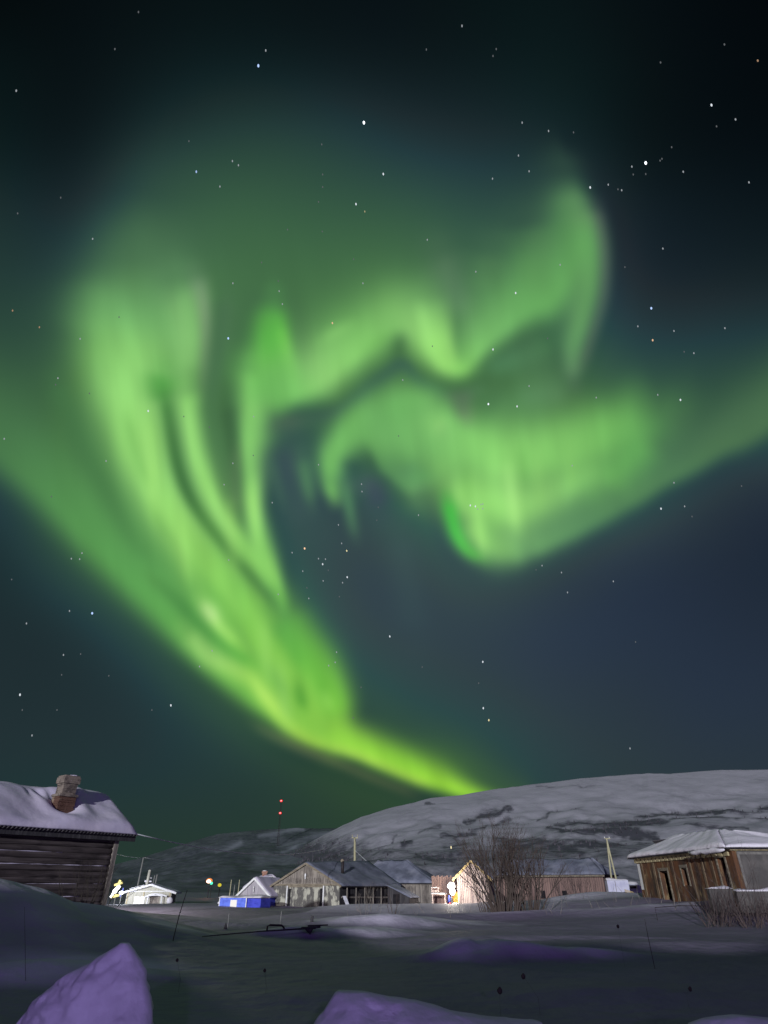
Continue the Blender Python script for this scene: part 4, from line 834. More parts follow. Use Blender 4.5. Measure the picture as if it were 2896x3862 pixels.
# long reddish building to the right of it
def long_house():
    Y0 = 76; A_ = Vector((xcol(1880, Y0, 0), Y0, .1)); B_ = Vector((xcol(2291, 70, 0), 70, .1)); ex = (B_-A_).normalized(); w = (B_-A_).length; rz = math.atan2(ex.y, ex.x)
    t = thing('long_barn', A_, 'long low barn of reddish boards under one flat snowy roof, behind the willow bush', 'barn', rz)
    he = zrow(71, 3299)-.1; hr = zrow(77, 3247)-.1
    mb = MB(); mb.box(0,0,0,w,.15,he); mb.box(0,5,0,w,5.15,he); mb.box(0,.15,0,.15,5,he); mb.box(w-.15,.15,0,w,5,he); mb.build('wall', M['red_wood'], t)
    mb = MB(); plank_gaps(mb, .2, w-.1, .05, he-.05, -.002, .24, 28, .15); mb.build('plank_joint', M['dark_wood'], t)
    mb = MB(); mb.slab([(-.3,-.35,he-.03),(w+.3,-.35,he-.03),(w-1.6,2.6,hr),(1.0,2.6,hr)], (0,-1,1), .08); mb.slab([(-.3,5.5,he-.03),(1.0,2.6,hr),(w-1.6,2.6,hr),(w+.3,5.5,he-.03)], (0,1,1), .08); mb.slab([(w+.3,-.35,he-.03),(w+.3,5.5,he-.03),(w-1.6,2.6,hr)], (1,0,1), .08); mb.build('roof', M['dark_wood'], t)
    snow_sheet([(-.32,-.37,he-.01),(w+.32,-.37,he-.01),(w-1.6,2.6,hr+.01),(1.0,2.6,hr+.01)], .18, t, seed=71, n=40, mt='dull_roof')
    snow_sheet([(w+.32,-.37,he-.01),(w+.32,5.5,he-.01),(w-1.6,2.6,hr+.01),(w-1.6,2.6,hr+.01)], .16, t, seed=72, mt='dull_roof')
    mb = MB(); mb.box(-.3,-.41,he-.18,w+.3,-.375,he-.03); mb.build('eave_board', M['fascia'], t)
    for x in (.42,.62):
        mb = MB(); mb.box(w*x,-.02,.5,w*x+.5,-.001,1.2); mb.build('window', M['black'], t)
long_house()
def yard():
    Y = 60.3
    # plank fence behind the lamp
    A_ = Vector((xcol(1632, 62.5, 0), 62.5, -.05)); w = xcol(1732, 62.0, 0)-A_.x
    t = thing('board_fence', A_, 'tall fence of warm lit brown boards behind the yard lamp', 'fence')
    r = random.Random(4)
    mb = MB(); x = 0
    while x < w: bw = .12+.05*r.random(); mb.box(x, -.015*r.random(), 0, x+bw-.014, .03, zrow(62.5, 3297+r.random()*9)); x += bw
    mb.build('boards', M['red_wood'], t); mb = MB(); mb.box(0,.033,.4,w,.075,.5); mb.box(0,.033,1.5,w,.075,1.6); mb.build('rail', M['grey_wood'], t)
    # lamp
    px, pr = 1702, 3342; P = at(px, pr, Y); t = thing('yard_lamp', (P.x, P.y, 0), 'blazing white floodlight on a short post beside the pinkish shed', 'lamp')
    mb = MB(); mb.tube([(0,.12,0),(0,.12,P.z-.02)], .035, 8); mb.build('post', M['greypole'], t)
    mb = MB(); mb.box(-.17,.02,P.z-.16,.17,.10,P.z+.16); hd = mb.build('lamp_head', M['iron'], t)
    mb = MB(); mb.blob((0,-.02,P.z), (.30,.10,.26), 18, 10, .3, 3); mb.blob((.06,-.02,P.z-.30), (.22,.09,.36), 14, 9, .3, 5); mb.build('lens', emit('floodlight_glare', (1,.97,.90), 14), hd, True)  # glowing blobs shaped as the lamp's glare, wider than its head
    L = bpy.data.lights.new('yard_light', 'POINT'); L.energy = 480; L.color = (1,.88,.74); L.shadow_soft_size = .15
    o = bpy.data.objects.new('yard_light', L); COL.objects.link(o); o.parent = t; o.location = (-.15,-1.3,P.z)
    # table with snow
    P = at(1628, 3400, 60.6); P.z = -.02; t = thing('garden_table', P, 'rough bench with a thick white cap of snow, left of the floodlight', 'bench')
    tw = 1.25; th = zrow(60.6, 3371)
    mb = MB(); mb.box(0,0,th-.06,tw,.6,th); mb.build('top', M['pink_wood'], t)
    for x in (.05, tw-.13):
        for y in (.05,.47): mb = MB(); mb.box(x,y,0,x+.08,y+.08,th-.062); mb.build('leg', M['pink_wood'], t)
    snow_sheet([(-.04,-.04,th+.003),(tw+.04,-.04,th+.003),(tw+.04,.64,th+.003),(-.04,.64,th+.003)], .09, t, name='snow_cap', seed=81, mt='snow')
    P2 = at(1627, 3371, 60.9); t = thing('wooden_crate', (P2.x, 60.85, th+.10), 'small wooden crate capped with snow, standing on the snowy bench', 'crate')
    mb = MB(); mb.box(0,0,0,.09,.09,.30); mb.box(.55,0,0,.64,.09,.30); mb.box(0,.25,0,.09,.34,.30); mb.box(.55,.25,0,.64,.34,.30); mb.box(.10,.02,.05,.54,.05,.16); mb.build('frame', M['pink_wood'], t)
    mb = MB(); mb.box(-.02,-.02,.302,.68,.36,.34); mb.build('lid', M['pink_wood'], t)
    snow_sheet([(-.04,-.04,.343),(.72,-.04,.343),(.72,.40,.343),(-.04,.40,.343)], .12, t, name='snow_cap', seed=82, mt='snow')
    # heap of snow, sacks
    P = at(1717, 3404, 60.0); mb = MB(); mb.blob((0,0,0), (.52,.35,.50), 18, 10, .10, 5); mb.blob((.3,.02,0), (.35,.3,.42), 14, 9, .12, 6); o = mb.build('snow_heap', M['snow'], None, True); o.location = (P.x, P.y, 0); tag(o, 'glaring white snow heap right under the floodlight', 'snow')
    P = at(1683, 3404, 60.1); mb = MB(); mb.blob((0,0,0), (.20,.2,.50), 12, 8, .15, 7); o = mb.build('snow_heap', M['snow'], None, True); o.location = (P.x, P.y, 0); tag(o, 'small narrow snow heap between bench and red sack', 'snow')
    P = at(1696, 3404, 59.8); t = thing('sack', (P.x, P.y, 0), 'blue and red plastic sack standing in front of the floodlight post', 'sack')
    mb = MB(); mb.blob((0,0,.25), (.16,.14,.28), 12, 8, .12, 8); mb.build('lower_half', M['redcloth'], t, True); mb = MB(); mb.blob((-.03,.02,.72), (.13,.11,.30), 12, 8, .12, 9); mb.build('upper_half', M['bluecloth'], t, True)
    P = at(1722, 3404, 60.7); t = thing('tarpaulin', (P.x, P.y, .3), 'crumpled orange tarpaulin hanging against the pinkish shed beside the floodlight', 'tarpaulin')
    mb = MB(); V = []
    for j in range(9):
        for i in range(7): V.append((-.22+i*.075-.02*j, -.06*math.sin(i*1.9+j*.6), j*.12))
    mb.add(V, [(j*7+i, j*7+i+1, j*7+i+8, j*7+i+7) for j in range(8) for i in range(6)]); mb.build('sheet', M['orangecloth'], t, True)
yard()

# ---- pole pair and white container on the right
def pole_pair():
    Y = 61; top = at(2288, 3162, Y+.5); base1 = at(2311, 3370, Y); base2 = at(2339, 3366, Y-.2)
    t = thing('utility_pole', (base1.x, base1.y, .2), 'tall yellowish utility pole with a slanting brace leg, left of the ruined house', 'utility pole')
    o0 = Vector((base1.x, base1.y, .2)); tp = top-o0; b1 = Vector((0,0,0)); b2 = Vector((base2.x, base2.y, .2))-o0
    mb = MB(); mb.tube([b1, tp*.5+Vector((-.02,0,0)), tp], [.085,.075,.062], 8); mb.build('shaft', M['pole'], t)
    mb = MB(); mb.tube([b2, tp*.96], [.085,.065], 8); mb.build('brace', M['pole'], t)
    mb = MB(); mb.box(tp.x-.22,tp.y-.05,tp.z-.05,tp.x+.30,tp.y+.03,tp.z+.02); ca = mb.build('crossarm', M['pole'], t)
    for x in (-.18,.24): mb = MB(); mb.blob((tp.x+x,tp.y,tp.z+.08), (.04,.04,.07), 8, 6); mb.build('insulator', M['white'], ca, True)
pole_pair()
def pole_mid():
    Y = 78; top = at(1338, 3158, Y); b = Vector((top.x+.15, Y, 0)); t = thing('utility_pole', b, 'pale utility pole with two prongs on top, rising behind the stovepipe shed', 'utility pole')
    tp = top-b; mb = MB(); mb.tube([(0,0,0), tp*.5, tp], [.16,.14,.12], 8); mb.build('shaft', M['pole'], t)
    mb = MB(); mb.box(tp.x-.34,-.06,tp.z-.12,tp.x+.34,.06,tp.z); ca = mb.build('crossarm', M['pole'], t)
    for x in (-.28,.28): mb = MB(); mb.tube([(tp.x+x,0,tp.z),(tp.x+x*1.1,0,tp.z+.28)], .045, 6); mb.build('insulator', M['pole'], ca, True)
    g = at(1380, 3246, Y-2)-b; mb = MB(); mb.tube([tp*.8, g, g+(g-tp*.8)*.8], .02, 5); mb.build('guy_wire', M['wire'], t)
    return b+tp
TM = pole_mid()
def pole_left():
    Y = 84; top = at(541, 3234, Y); b = Vector((top.x-.1, Y, 0)); t = thing('utility_pole', b, 'thin grey utility pole behind the cream floodlit house', 'utility pole')
    tp = top-b; mb = MB(); mb.tube([(0,0,0), tp], [.10,.075], 7); mb.build('shaft', M['greypole'], t); mb = MB(); mb.box(tp.x-.10,-.05,tp.z-.06,tp.x+.35,.05,tp.z); mb.build('crossarm', M['greypole'], t)
    Y = 88; top2 = at(593, 3298, Y); b2 = Vector((top2.x-.1, Y, 0)); t = thing('fence_pole', b2, 'faint grey double post behind the cream floodlit house roof', 'pole')
    tq = top2-b2; mb = MB(); mb.tube([(0,0,0), tq], [.10,.08], 7); mb.build('shaft', M['greypole'], t); mb = MB(); mb.tube([(-.35,0,0), tq-Vector((.28,0,.1))], [.08,.06], 7); mb.build('brace', M['greypole'], t)
    return b+tp
TL = pole_left()
def wire(a, b, sag, label, r=.022):
    a = Vector(a); b = Vector(b); P = [a.lerp(b, i/24)-Vector((0,0,sag*4*(i/24)*(1-i/24))) for i in range(25)]
    mb = MB(); mb.tube([p-a for p in P], r, 5); o = mb.build('power_line', M['wire'], None, True); o.location = a; tag(o, label, 'power line', 'power lines')
wire(at(519, 3147, 30), TM, 1.2, 'upper wire running from the log house roof corner across to the middle', .026)
wire(at(430, 3219, 60), TL, .1, 'lower wire between the log house and the thin grey pole', .03)
wire(TL, at(1000, 3262, 120), .5, 'lower wire right of the thin grey pole, fading over the dark hill', .028)
def container():
    A_ = at(2296, 3366, 58.5); t = thing('storage_box', (A_.x, A_.y, .45), 'pale bluish white storage box at the foot of the pole pair', 'box', R(-8)); w = 1.7; h = zrow(58.5, 3320)-.45
    mb = MB(); mb.box(0,0,0,w,1.1,h); mb.build('body', mat('pale_blue_white_paint', (.50,.50,.60), .7, [((2,2,2),(.40,.40,.52),.45,.65,5)]), t)
    mb = MB(); mb.box(.62,-.012,.02,.655,-.001,h-.03); mb.build('door_joint', M['grey_wood'], t)
    mb = MB(); mb.blob((.12,-.10,.05), (.24,.16,.40), 12, 8, .2, 9); mb.build('snow_clump', M['snow'], t, True)
    snow_sheet([(-.03,-.03,h+.002),(w+.03,-.03,h+.002),(w+.03,1.12,h+.002),(-.03,1.12,h+.002)], .07, t, name='snow_cap', seed=91, mt='snow')
    # snowed-in car behind
    P = at(2342, 3330, 66); t = thing('parked_car', (P.x, 66, .9), 'car buried under bright snow, just left of the ruined house', 'car')
    mb = MB(); prof = [(0,0),(0,.45),(.35,.62),(.75,.95),(1.5,.98),(1.9,.66),(2.6,.55),(2.65,0)]
    n = len(prof); V = [(x, y, z) for y in (0,1.5) for x, z in prof]; mb.add(V, [tuple(range(n)), tuple(range(2*n-1, n-1, -1))]+[(i,(i+1)%n,n+(i+1)%n,n+i) for i in range(n)]); mb.build('body', mat('snow_dusted_car_paint', (.30,.32,.38), .5, [((2,2,2),(.5,.5,.56),.4,.6,4)]), t)
    mb = MB(); mb.box(.72,-.012,.60,1.45,-.002,.86); mb.build('window', M['black'], t)
    for x in (.5,2.1): mb = MB(); mb.tube([(x,-.04,.05),(x,.16,.05)], .28, 14); mb.build('wheel', M['iron'], t)
    mb = MB(); mb.blob((1.15,.7,1.0), (.62,.8,.20), 14, 7, .12, 4); mb.blob((2.2,.7,.62), (.55,.75,.16), 12, 7, .12, 5); mb.build('snow_cap', M['snow'], t, True)
    P = at(2376, 3335, 57); t = thing('plank_stack', (P.x, 57, 1.25), 'yellow boards leaning low against the ruined house corner', 'planks', R(-20))
    mb = MB()
    for k in range(3): mb.beam((-.5,-.1+k*.08,.05+.07*k),(.75,.0+k*.08,-.32+.07*k),.12,.045)
    mb.build('boards', M['yellow_wood'], t)
container()

# ---- the ruined house on the right
def ruin():
    zg = .55; C = Vector((xcol(2760, 38, 3.2), 38.0, 0)); ze = zrow(38, 3203)
    far = Vector((xcol(2397, 51, ze), 51.0, 0)); ey = (far-C).normalized(); l = (far-C).length; ex = Vector((ey.y, -ey.x, 0)); rz = math.atan2(ex.y, ex.x); w = 9.5
    t = thing('ruined_house', (C.x, C.y, zg), 'ruined house with rusty orange plaster and sagging snowy hip roof, at right', 'house', rz)
    he = ze-zg; T = .3
    to = lambda P: Vector(((P-Vector((C.x,C.y,zg))).dot(ex), (P-Vector((C.x,C.y,zg))).dot(ey), P.z-zg))
    # left wall (x = 0) with real openings: piers, lintels and sills between them
    ops = [(.9,1.7,.75,he-.35),(5.6,6.3,1.15,he-.75),(8.3,9.5,.15,he-.85)]   # y0, y1, z0, z1
    mb = MB(); y = 0
    for a, b, z0, z1 in ops:
        mb.box(0, y, 0, T, a, he); mb.box(0, a, 0, T, b, z0); mb.box(0, a, z1, T, b, he); y = b
    mb.box(0, y, 0, T, l, he); mb.build('side_wall', M['orange_wall'], t)
    mb = MB(); mb.box(T+.001, .0, 0, w, T, he-.001); mb.build('front_wall', M['grey_wall'], t)
    mb = MB(); mb.box(T, l-T, 0, w, l, he-.002); mb.box(w-T, T, 0, w, l-T, he-.002); mb.build('rear_wall', M['orange_wall'], t)
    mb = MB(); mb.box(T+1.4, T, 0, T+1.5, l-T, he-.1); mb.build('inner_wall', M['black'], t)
    for k, (a, b, z0, z1) in enumerate(ops):
        mb = MB(); mb.box(-.05,a-.14,z0-.05,-.002,a-.01,z1+.12); mb.box(-.05,b+.01,z0-.05,-.002,b+.14,z1+.12); mb.box(-.055,a-.14,z1+.002,-.002,b+.14,z1+.17); mb.build('window_frame' if k != 2 else 'door_frame', M['fascia'], t)
    # broken plaster: studs and laths proud of the wall
    for y, wd, z0 in ((2.3,.26,.1),(3.4,.20,.3),(4.9,.16,.5),(7.3,.22,.1),(10.1,.30,.1),(l-.95,.34,.1)):
        mb = MB(); mb.box(-.055,y,z0,-.002,y+wd,he-.33); mb.build('pilaster', M['plaster_pier'], t)
    # dentil cornice
    y = .3
    while y < l-.2:
        mb = MB(); mb.box(-.10,y,he-.30,-.002,y+.46,he-.06); mb.build('cornice_block', M['cream'], t); y += .62
    mb = MB(); mb.box(-.14,-.1,he-.055,-.002,l+.05,he+.03); mb.box(-.14,-.16,he-.055,w,-.10,he+.03); mb.build('cornice', M['cream'], t)
    mb = MB(); mb.box(-.05,l-.75,.9,-.002,l-.15,he-.35); mb.build('board_patch', M['white'], t)
    mb = MB(); mb.box(.25,-.03,.7,.38,-.002,he-.12); mb.box(.38,-.03,he-.25,2.6,-.002,he-.12); mb.build('wall_trim', mat('pale_plaster_edge', (.20,.19,.17), .9, [((3,3,3),(.14,.13,.12),.4,.6,4)]), t)
    mb = MB(); mb.box(.6,-.02,.45,w,-.001,.62); mb.build('plinth', M['grey_wall'], t)
    # roof
    ov = .45; a = (-ov, l+.5, he+.02); b = (-ov, -.35, he+.05); c = (w+ov, -.35, he+.05); d = (w+ov, l+.5, he+.02)
    r1 = to(at(2712, 3142, 42.5)); r0 = to(at(2556, 3160, 48.5)); r1 = Vector((r1.x, r1.y, r1.z)); r0 = Vector((r0.x, r0.y, r0.z)); r2 = to(at(2792, 3150, 42.0)); far_r = Vector((w*.5+1.5, l*.55, r2.z-.2))
    mb = MB(); mb.slab([a,b,r1,r0], (-1,0,1), .07); mb.slab([b,c,r2,r1], (0,-1,1), .07); mb.slab([c,d,far_r,r2], (1,0,1), .07); mb.slab([d,a,r0,far_r], (0,1,1), .07); mb.slab([r1,r2,far_r,r0], (0,0,1), .06)
    mb.build('roof', M['dark_wood'], t)
    up = lambda p, q=.02: (p[0],p[1],p[2]+q)
    snow_sheet([up(a),up(b),up(r1),up(r0)], .22, t, seed=101, n=60, m=22, amp=.022, mt='white_snow', lip=.05)
    snow_sheet([up(b),up(c),up(r2),up(r1)], .20, t, seed=102, n=50, m=18, amp=.035, mt='white_snow', lip=.06)
    snow_sheet([up(c),up(d),up(far_r),up(r2)], .20, t, seed=103, mt='white_snow'); snow_sheet([up(r1),up(r2),up(far_r),up(r0)], .14, t, seed=104, mt='white_snow')
    # a hanging slab of snow at the broken eave, and a torn sheet on the roof
    mb = MB(); P = [(-.62,2.6-.62*i+.0, he-.10-.05*math.sin(i*2.1)) for i in range(5)]
    mb.tube([(-.62, 3.6-.5*i, he+.0-.06*abs(math.sin(i*1.1))) for i in range(9)], [.05,.10,.14,.10,.15,.12,.16,.10,.05], 8); mb.build('snow_overhang', M['white_snow'], t, True)
    mb = MB(); q = to(at(2498, 3176, 48.6)); mb.slab([(q.x-.5,q.y+.5,q.z+.12),(q.x+.4,q.y-.3,q.z+.20),(q.x+.5,q.y+.3,q.z+.02),(q.x-.2,q.y+.8,q.z+.0)], (0,0,1), .05); mb.slab([(q.x-.4,q.y,q.z-.25),(q.x+.3,q.y-.5,q.z-.1),(q.x+.1,q.y,q.z+.1)], (-1,0,1), .03); mb.build('torn_sheet', M['corr'], t)
M['plaster_pier'] = mat('stained_plaster_pier', (.19,.14,.085), .9, [((3,3,1.2),(.10,.06,.035),.42,.6,7)], (6,.6,.03))
M['white_snow'] = mat('bright_roof_snow', (.86,.82,.86), .75, [((.6,.6,.6),(.72,.69,.73),.4,.7,5)], (1.6,.5,.12))
ruin()
# low snowy wall in front of the ruined house
P = at(2672, 3352, 36.5); t = thing('garden_wall', (P.x, P.y, .5), 'low brown wall topped with lumps of snow, in front of the ruined house', 'wall', R(-4))
h = zrow(36.5, 3352)-.5; mb = MB(); mb.box(0,0,0,1.15,.35,h); mb.box(1.35,0,0,7,.35,h-.12); mb.build('wall', M['grey_wall'], t)
snow_sheet([(-.05,-.05,h+.003),(1.2,-.05,h+.003),(1.2,.4,h+.003),(-.05,.4,h+.003)], .13, t, name='snow_cap', seed=111, mt='white_snow', m=6)
snow_sheet([(1.35,-.05,h-.117),(7,-.05,h-.117),(7,.4,h-.117),(1.35,.4,h-.117)], .10, t, name='snow_cap', seed=112, mt='white_snow', m=6, n=40)

# ---- far lamps and the mast
def far_lamp(px, row, Y, r, col, s, label, light=0, core=False):
    P = at(px, row, Y); t = thing('street_lamp', (P.x, P.y, 0), label, 'lamp', group='coloured lights in the dark village')
    mb = MB(); mb.tube([(0,.25,0),(0,.25,P.z),(0,.1,P.z+.1)], .05, 7); mb.build('post', M['iron'], t)
    mb = MB(); mb.blob((0,0,P.z), r, 14, 9); gl = mb.build('glow_blob', emit('lamp_glow', col, s), t, True)
    if core:  # the outer glowing blob then stands in for the lamp's halo
        mb = MB(); mb.blob((0,-r[1],P.z-.08), (r[0]*.6,r[1]*.5,r[2]*.6), 12, 8); mb.build('lamp_core', emit('lamp_core_glow', (1,.9,.75), 6), gl, True)
    if light:
        L = bpy.data.lights.new('lamp_light', 'POINT'); L.energy = light; L.color = col; L.shadow_soft_size = .3; o = bpy.data.objects.new('lamp_light', L); COL.objects.link(o); o.parent = t; o.location = (0,-.8,P.z)
far_lamp(789, 3322, 118, (.55,.35,.38), (1,.30,.08), 1.0, 'bright orange white street lamp far off, above the blue booth on the left', 60, True)
far_lamp(797, 3331, 117, (.24,.2,.20), (.10,1,.55), 1.6, 'small green light touching the orange street lamp')
far_lamp(828, 3338, 120, (.32,.25,.26), (.85,.72,.06), .8, 'dull yellow light right of the orange street lamp')
far_lamp(1701, 3196, 260, (.22,.2,.5), (1,.86,.5), 1.1, 'tiny warm light low on the big hill above the pinkish shed')
def decor():
    """lit yard ornament left of the cream house"""
    P = at(436, 3372, 79); t = thing('lit_ornament', (P.x, P.y, .3), 'glowing white and yellow yard ornament at the log house corner', 'ornament')
    z = zrow(79, 3360)-.3
    y_ = emit('warm_lit_tube', (1,.86,.32), 1.5); w_ = emit('white_lit_tube', (1,1,.98), 3.0); b_ = emit('blue_lit_tube', (.25,.30,1), 1.3)
    mb = MB(); mb.beam((-.35,0,z+.55),(.50,0,z+.78),.14,.20); mb.build('arm', y_, t); mb = MB(); mb.beam((.02,-.02,z+.45),(.22,-.02,z+1.02),.14,.20); mb.build('arm', y_, t)
    mb = MB(); mb.tube([(-.5,.02,z-.6),(-.2,.02,z-.1),(.25,.02,z+.5)], [.14,.24,.17], 8); mb.build('stem_tube', w_, t, True)
    mb = MB(); mb.tube([(-.45,.04,z-.62),(0,.04,z-.45),(.42,.04,z-.42)], [.08,.15,.08], 8); mb.build('base_tube', y_, t, True)
    mb = MB(); mb.tube([(.5,.06,z-.55),(.66,.06,z-.15),(.70,.06,z+.28)], [.05,.08,.05], 8); mb.build('side_tube', b_, t, True)
    mb = MB(); mb.tube([(0,.1,-.3),(0,.1,z-.3)], .05, 6); mb.build('post', M['greypole'], t)
    Q = at(458, 3367, 77); t = thing('flood_lamp', (Q.x, Q.y, 0), 'small dazzling lamp on the left corner of the cream house', 'lamp')
    mb = MB(); mb.blob((0,0,Q.z), (.26,.14,.16), 12, 8); mb.build('lens', emit('cold_lamp_lens', (.93,.95,1), 9), t, True); mb = MB(); mb.tube([(0,.1,0),(0,.1,Q.z)], .05, 7); mb.build('post', M['greypole'], t)
    L = bpy.data.lights.new('corner_light', 'POINT'); L.energy = 420; L.color = (.80,.84,1); L.shadow_soft_size = .2; o = bpy.data.objects.new('corner_light', L); COL.objects.link(o); o.parent = t; o.location = (1.2,-2.6,Q.z+.2)
    Q = at(640, 3397, 77.5); mb = MB(); mb.blob((0,0,0), (.34,.3,.34), 12, 8, .15, 3); o = mb.build('snow_heap', M['snow'], None, True); o.location = Q; tag(o, 'small bluish white snow heap at the right corner of the cream house', 'snow')
decor()
P = hit(836, 3408); mb = MB(); mb.blob((0,0,.05), (.42,.3,.20), 14, 8, .2, 6); o = mb.build('snow_heap', M['white_snow'], None, True); o.location = P; tag(o, 'small bright snow heap alone on the field, left of the blue booth', 'snow')
def mast():
    Y = 560; zt = at(1057, 3012, Y).z; P = at(1057, 3066, Y); z0 = at(1057, 3128, Y).z-14; hgt = zt-z0
    t = thing('radio_mast', (P.x, Y, z0), 'slender radio mast with two red warning lights, on the dark far hill', 'mast')
    for k in range(3):
        a = k*2.094; mb = MB(); mb.tube([(1.0*math.cos(a),1.0*math.sin(a),0),(.35*math.cos(a),.35*math.sin(a),hgt)], .10, 5); mb.build('leg', M['iron'], t)
    mb = MB(); n = 22
    for i in range(n):
        for k in range(3):
            a = k*2.094; b = a+2.094; f = i/n; g = (i+1)/n; r0 = 1-.65*f; r1 = 1-.65*g
            mb.beam((r0*math.cos(a),r0*math.sin(a),hgt*f),(r1*math.cos(b),r1*math.sin(b),hgt*g),.07,.07)
    mb.build('bracing', M['iron'], t)
    for row in (3021, 3067):
        q = at(1057, row, Y); mb = MB(); mb.blob((.1,-1.1,q.z-z0), (1.15,.8,.85), 12, 8); g = mb.build('warning_light', emit('red_beacon', (1,.02,.03), 1.6), t, True)
        mb = MB(); mb.blob((.1,-1.75,q.z-z0), (.55,.4,.4), 10, 7); mb.build('lamp_core', emit('red_beacon_core', (1,.30,.30), 3), g, True)
mast()

# ---- a lamp post that lights the middle of the village from this side
def street_light(px, row, Y, e, col, label):
    P = at(px, row, Y)
    L = bpy.data.lights.new('village_light', 'SPOT'); L.energy = e; L.color = col; L.spot_size = R(70); L.spot_blend = .8; L.shadow_soft_size = .25
    return L, P
L = bpy.data.lights.new('village_lamp', 'POINT'); L.energy = 3800; L.color = (1,.95,.88); L.shadow_soft_size = .3
o = bpy.data.objects.new('village_lamp', L); COL.objects.link(o); o.location = (-20, 46, 5.5)

# ---- bushes and weeds
def branch(mb, tw, p, d, L, r, lvl, rng, bend, spread, kids):
    n = 7; P = [Vector(p)]; d = Vector(d).normalized(); rad = [r]
    for i in range(n):
        d = (d+Vector((rng.gauss(0,bend), rng.gauss(0,bend), rng.gauss(0,bend*.4)+.05*(1 if lvl < 2 else .6)))).normalized(); P.append(P[-1]+d*(L/n)); rad.append(r*(1-.82*(i+1)/n))
    (mb if lvl == 0 else tw).tube(P, rad, 5 if lvl == 0 else 4, cap=False)
    if lvl < len(kids):
        for k in range(kids[lvl]):
            f = rng.uniform(.28,.95); i = min(n-1, int(f*n)); q = P[i].lerp(P[i+1], f*n-i); dd = (P[i+1]-P[i]).normalized()
            sd = Vector((rng.gauss(0,1), rng.gauss(0,1), rng.gauss(0,.3))).normalized()
            branch(mb, tw, q, dd+sd*spread, L*rng.uniform(.30,.55)*(1.2-f*.5), max(rad[i]*.55, .0035), lvl+1, rng, bend*1.1, spread, kids)
def bush(name, label, cat, px, Y, base, stems, h, fan, r, m, seed, kids=(7,4,2), spread=.55, bend=.09, z0=None, group=None, asym=0):
    rng = random.Random(seed); x = xcol(px, Y, 0); z = gz(x, Y)-.06 if z0 is None else z0
    t = thing(name, (x, Y, z), label, cat, group=group); a = MB(); b = MB()
    for k in range(stems):
        ang = rng.uniform(0, 6.28); rr = math.sqrt(rng.random()); px_ = base*rr*math.cos(ang)*1.8; py_ = base*rr*math.sin(ang)
        d = Vector((px_/base*fan*.55+rng.gauss(0,.10)+asym, math.sin(ang)*rr*fan*.4+rng.gauss(0,.08), 1)); hh = h*rng.uniform(.55,1)*(1-.12*abs(px_)/base/1.8)
        branch(a, b, (px_, py_, 0), d, hh, r*rng.uniform(.7,1.15), 0, rng, bend, spread, kids)
    a.build('stem', m, t); b.build('twigs', m, t); return t
bush('willow_bush', 'large bare willow bush with many dark stems, in front of the pinkish shed', 'bush', 1915, 44, .62, 34, 4.9, .68, .060, M['bark'], 5, kids=(8,4,2), group='bare bushes')
bush('willow_bush', 'left clump of tall thin stems reaching above the big willow bush', 'bush', 1850, 45.5, .30, 11, 5.0, .22, .030, M['bark'], 6, kids=(4,3), bend=.05, group='bare bushes')
bush('willow_bush', 'right hand clump of the willow thicket, leaning outwards', 'bush', 2010, 44.6, .40, 16, 4.5, .52, .050, M['bark'], 16, kids=(8,4,2), group='bare bushes', asym=.10)
bush('willow_bush', 'low reddish twiggy bush in front of the long reddish barn', 'bush', 2175, 61, .9, 26, 2.5, .40, .022, M['bark_red'], 7, kids=(6,4), group='bare bushes')
bush('willow_bush', 'bare brown bush in front of the low snowy wall at right', 'bush', 2700, 33, .35, 9, 3.0, .70, .020, M['bark_red'], 8, kids=(5,3), group='bare bushes')
bush('willow_bush', 'bare thorny bush cut by the right edge of the picture', 'bush', 2850, 32, .30, 9, 3.1, .60, .020, M['bark_red'], 9, kids=(5,3), group='bare bushes')
bush('willow_bush', 'thin dark shrub in front of the log house wall', 'bush', 285, 25.5, .55, 20, 1.9, .40, .017, M['weed'], 10, kids=(5,3), group='bare bushes')
bush('dry_shrub', 'sparse pale shrub standing in the snow before the stovepipe shed', 'shrub', 1385, 52, .4, 8, 1.9, .40, .016, M['grey_wood'], 11, kids=(3,2))
bush('dry_shrub', 'dark drooping shrub in front of the small lean-to', 'shrub', 1480, 50, .12, 5, 2.3, .25, .022, M['bark'], 12, kids=(3,2))
def brush_bank():
    """tangled brown undergrowth on the bank at the right"""
    rng = random.Random(3); mb = MB()
    for k in range(420):
        px = rng.uniform(2660, 2990); Y = rng.uniform(32.5, 37); x = xcol(px, Y, .4); z = gz(x, Y); h = rng.uniform(.5,1.5)
        a = Vector((x, Y, z-.05)); b = a+Vector((rng.gauss(0,.25), rng.gauss(0,.2), h)); mb.tube([a, a.lerp(b,.5)+Vector((rng.gauss(0,.05),0,0)), b], [.010,.007,.003], 3, cap=False)
    o = mb.build('undergrowth', M['bark_red']); tag(o, 'tangled brown undergrowth on the snowy bank below the ruined house', 'undergrowth', kind='stuff')
    mb = MB()
    for k in range(90):
        px = rng.uniform(1300, 2850); Y = rng.uniform(40, 60); x = xcol(px, Y, 0); z = gz(x, Y); h = rng.uniform(.3,1.0)
        a = Vector((x, Y, z-.05)); b = a+Vector((rng.gauss(0,.25), rng.gauss(0,.1), h)); mb.tube([a, a.lerp(b,.5)+Vector((rng.gauss(0,.04),0,0)), b], [.012,.009,.004], 3, cap=False)
    o = mb.build('dry_grass', M['grey_wood']); tag(o, 'single dry grass stalks poking from the snow before the sheds', 'grass', kind='stuff')
brush_bank()
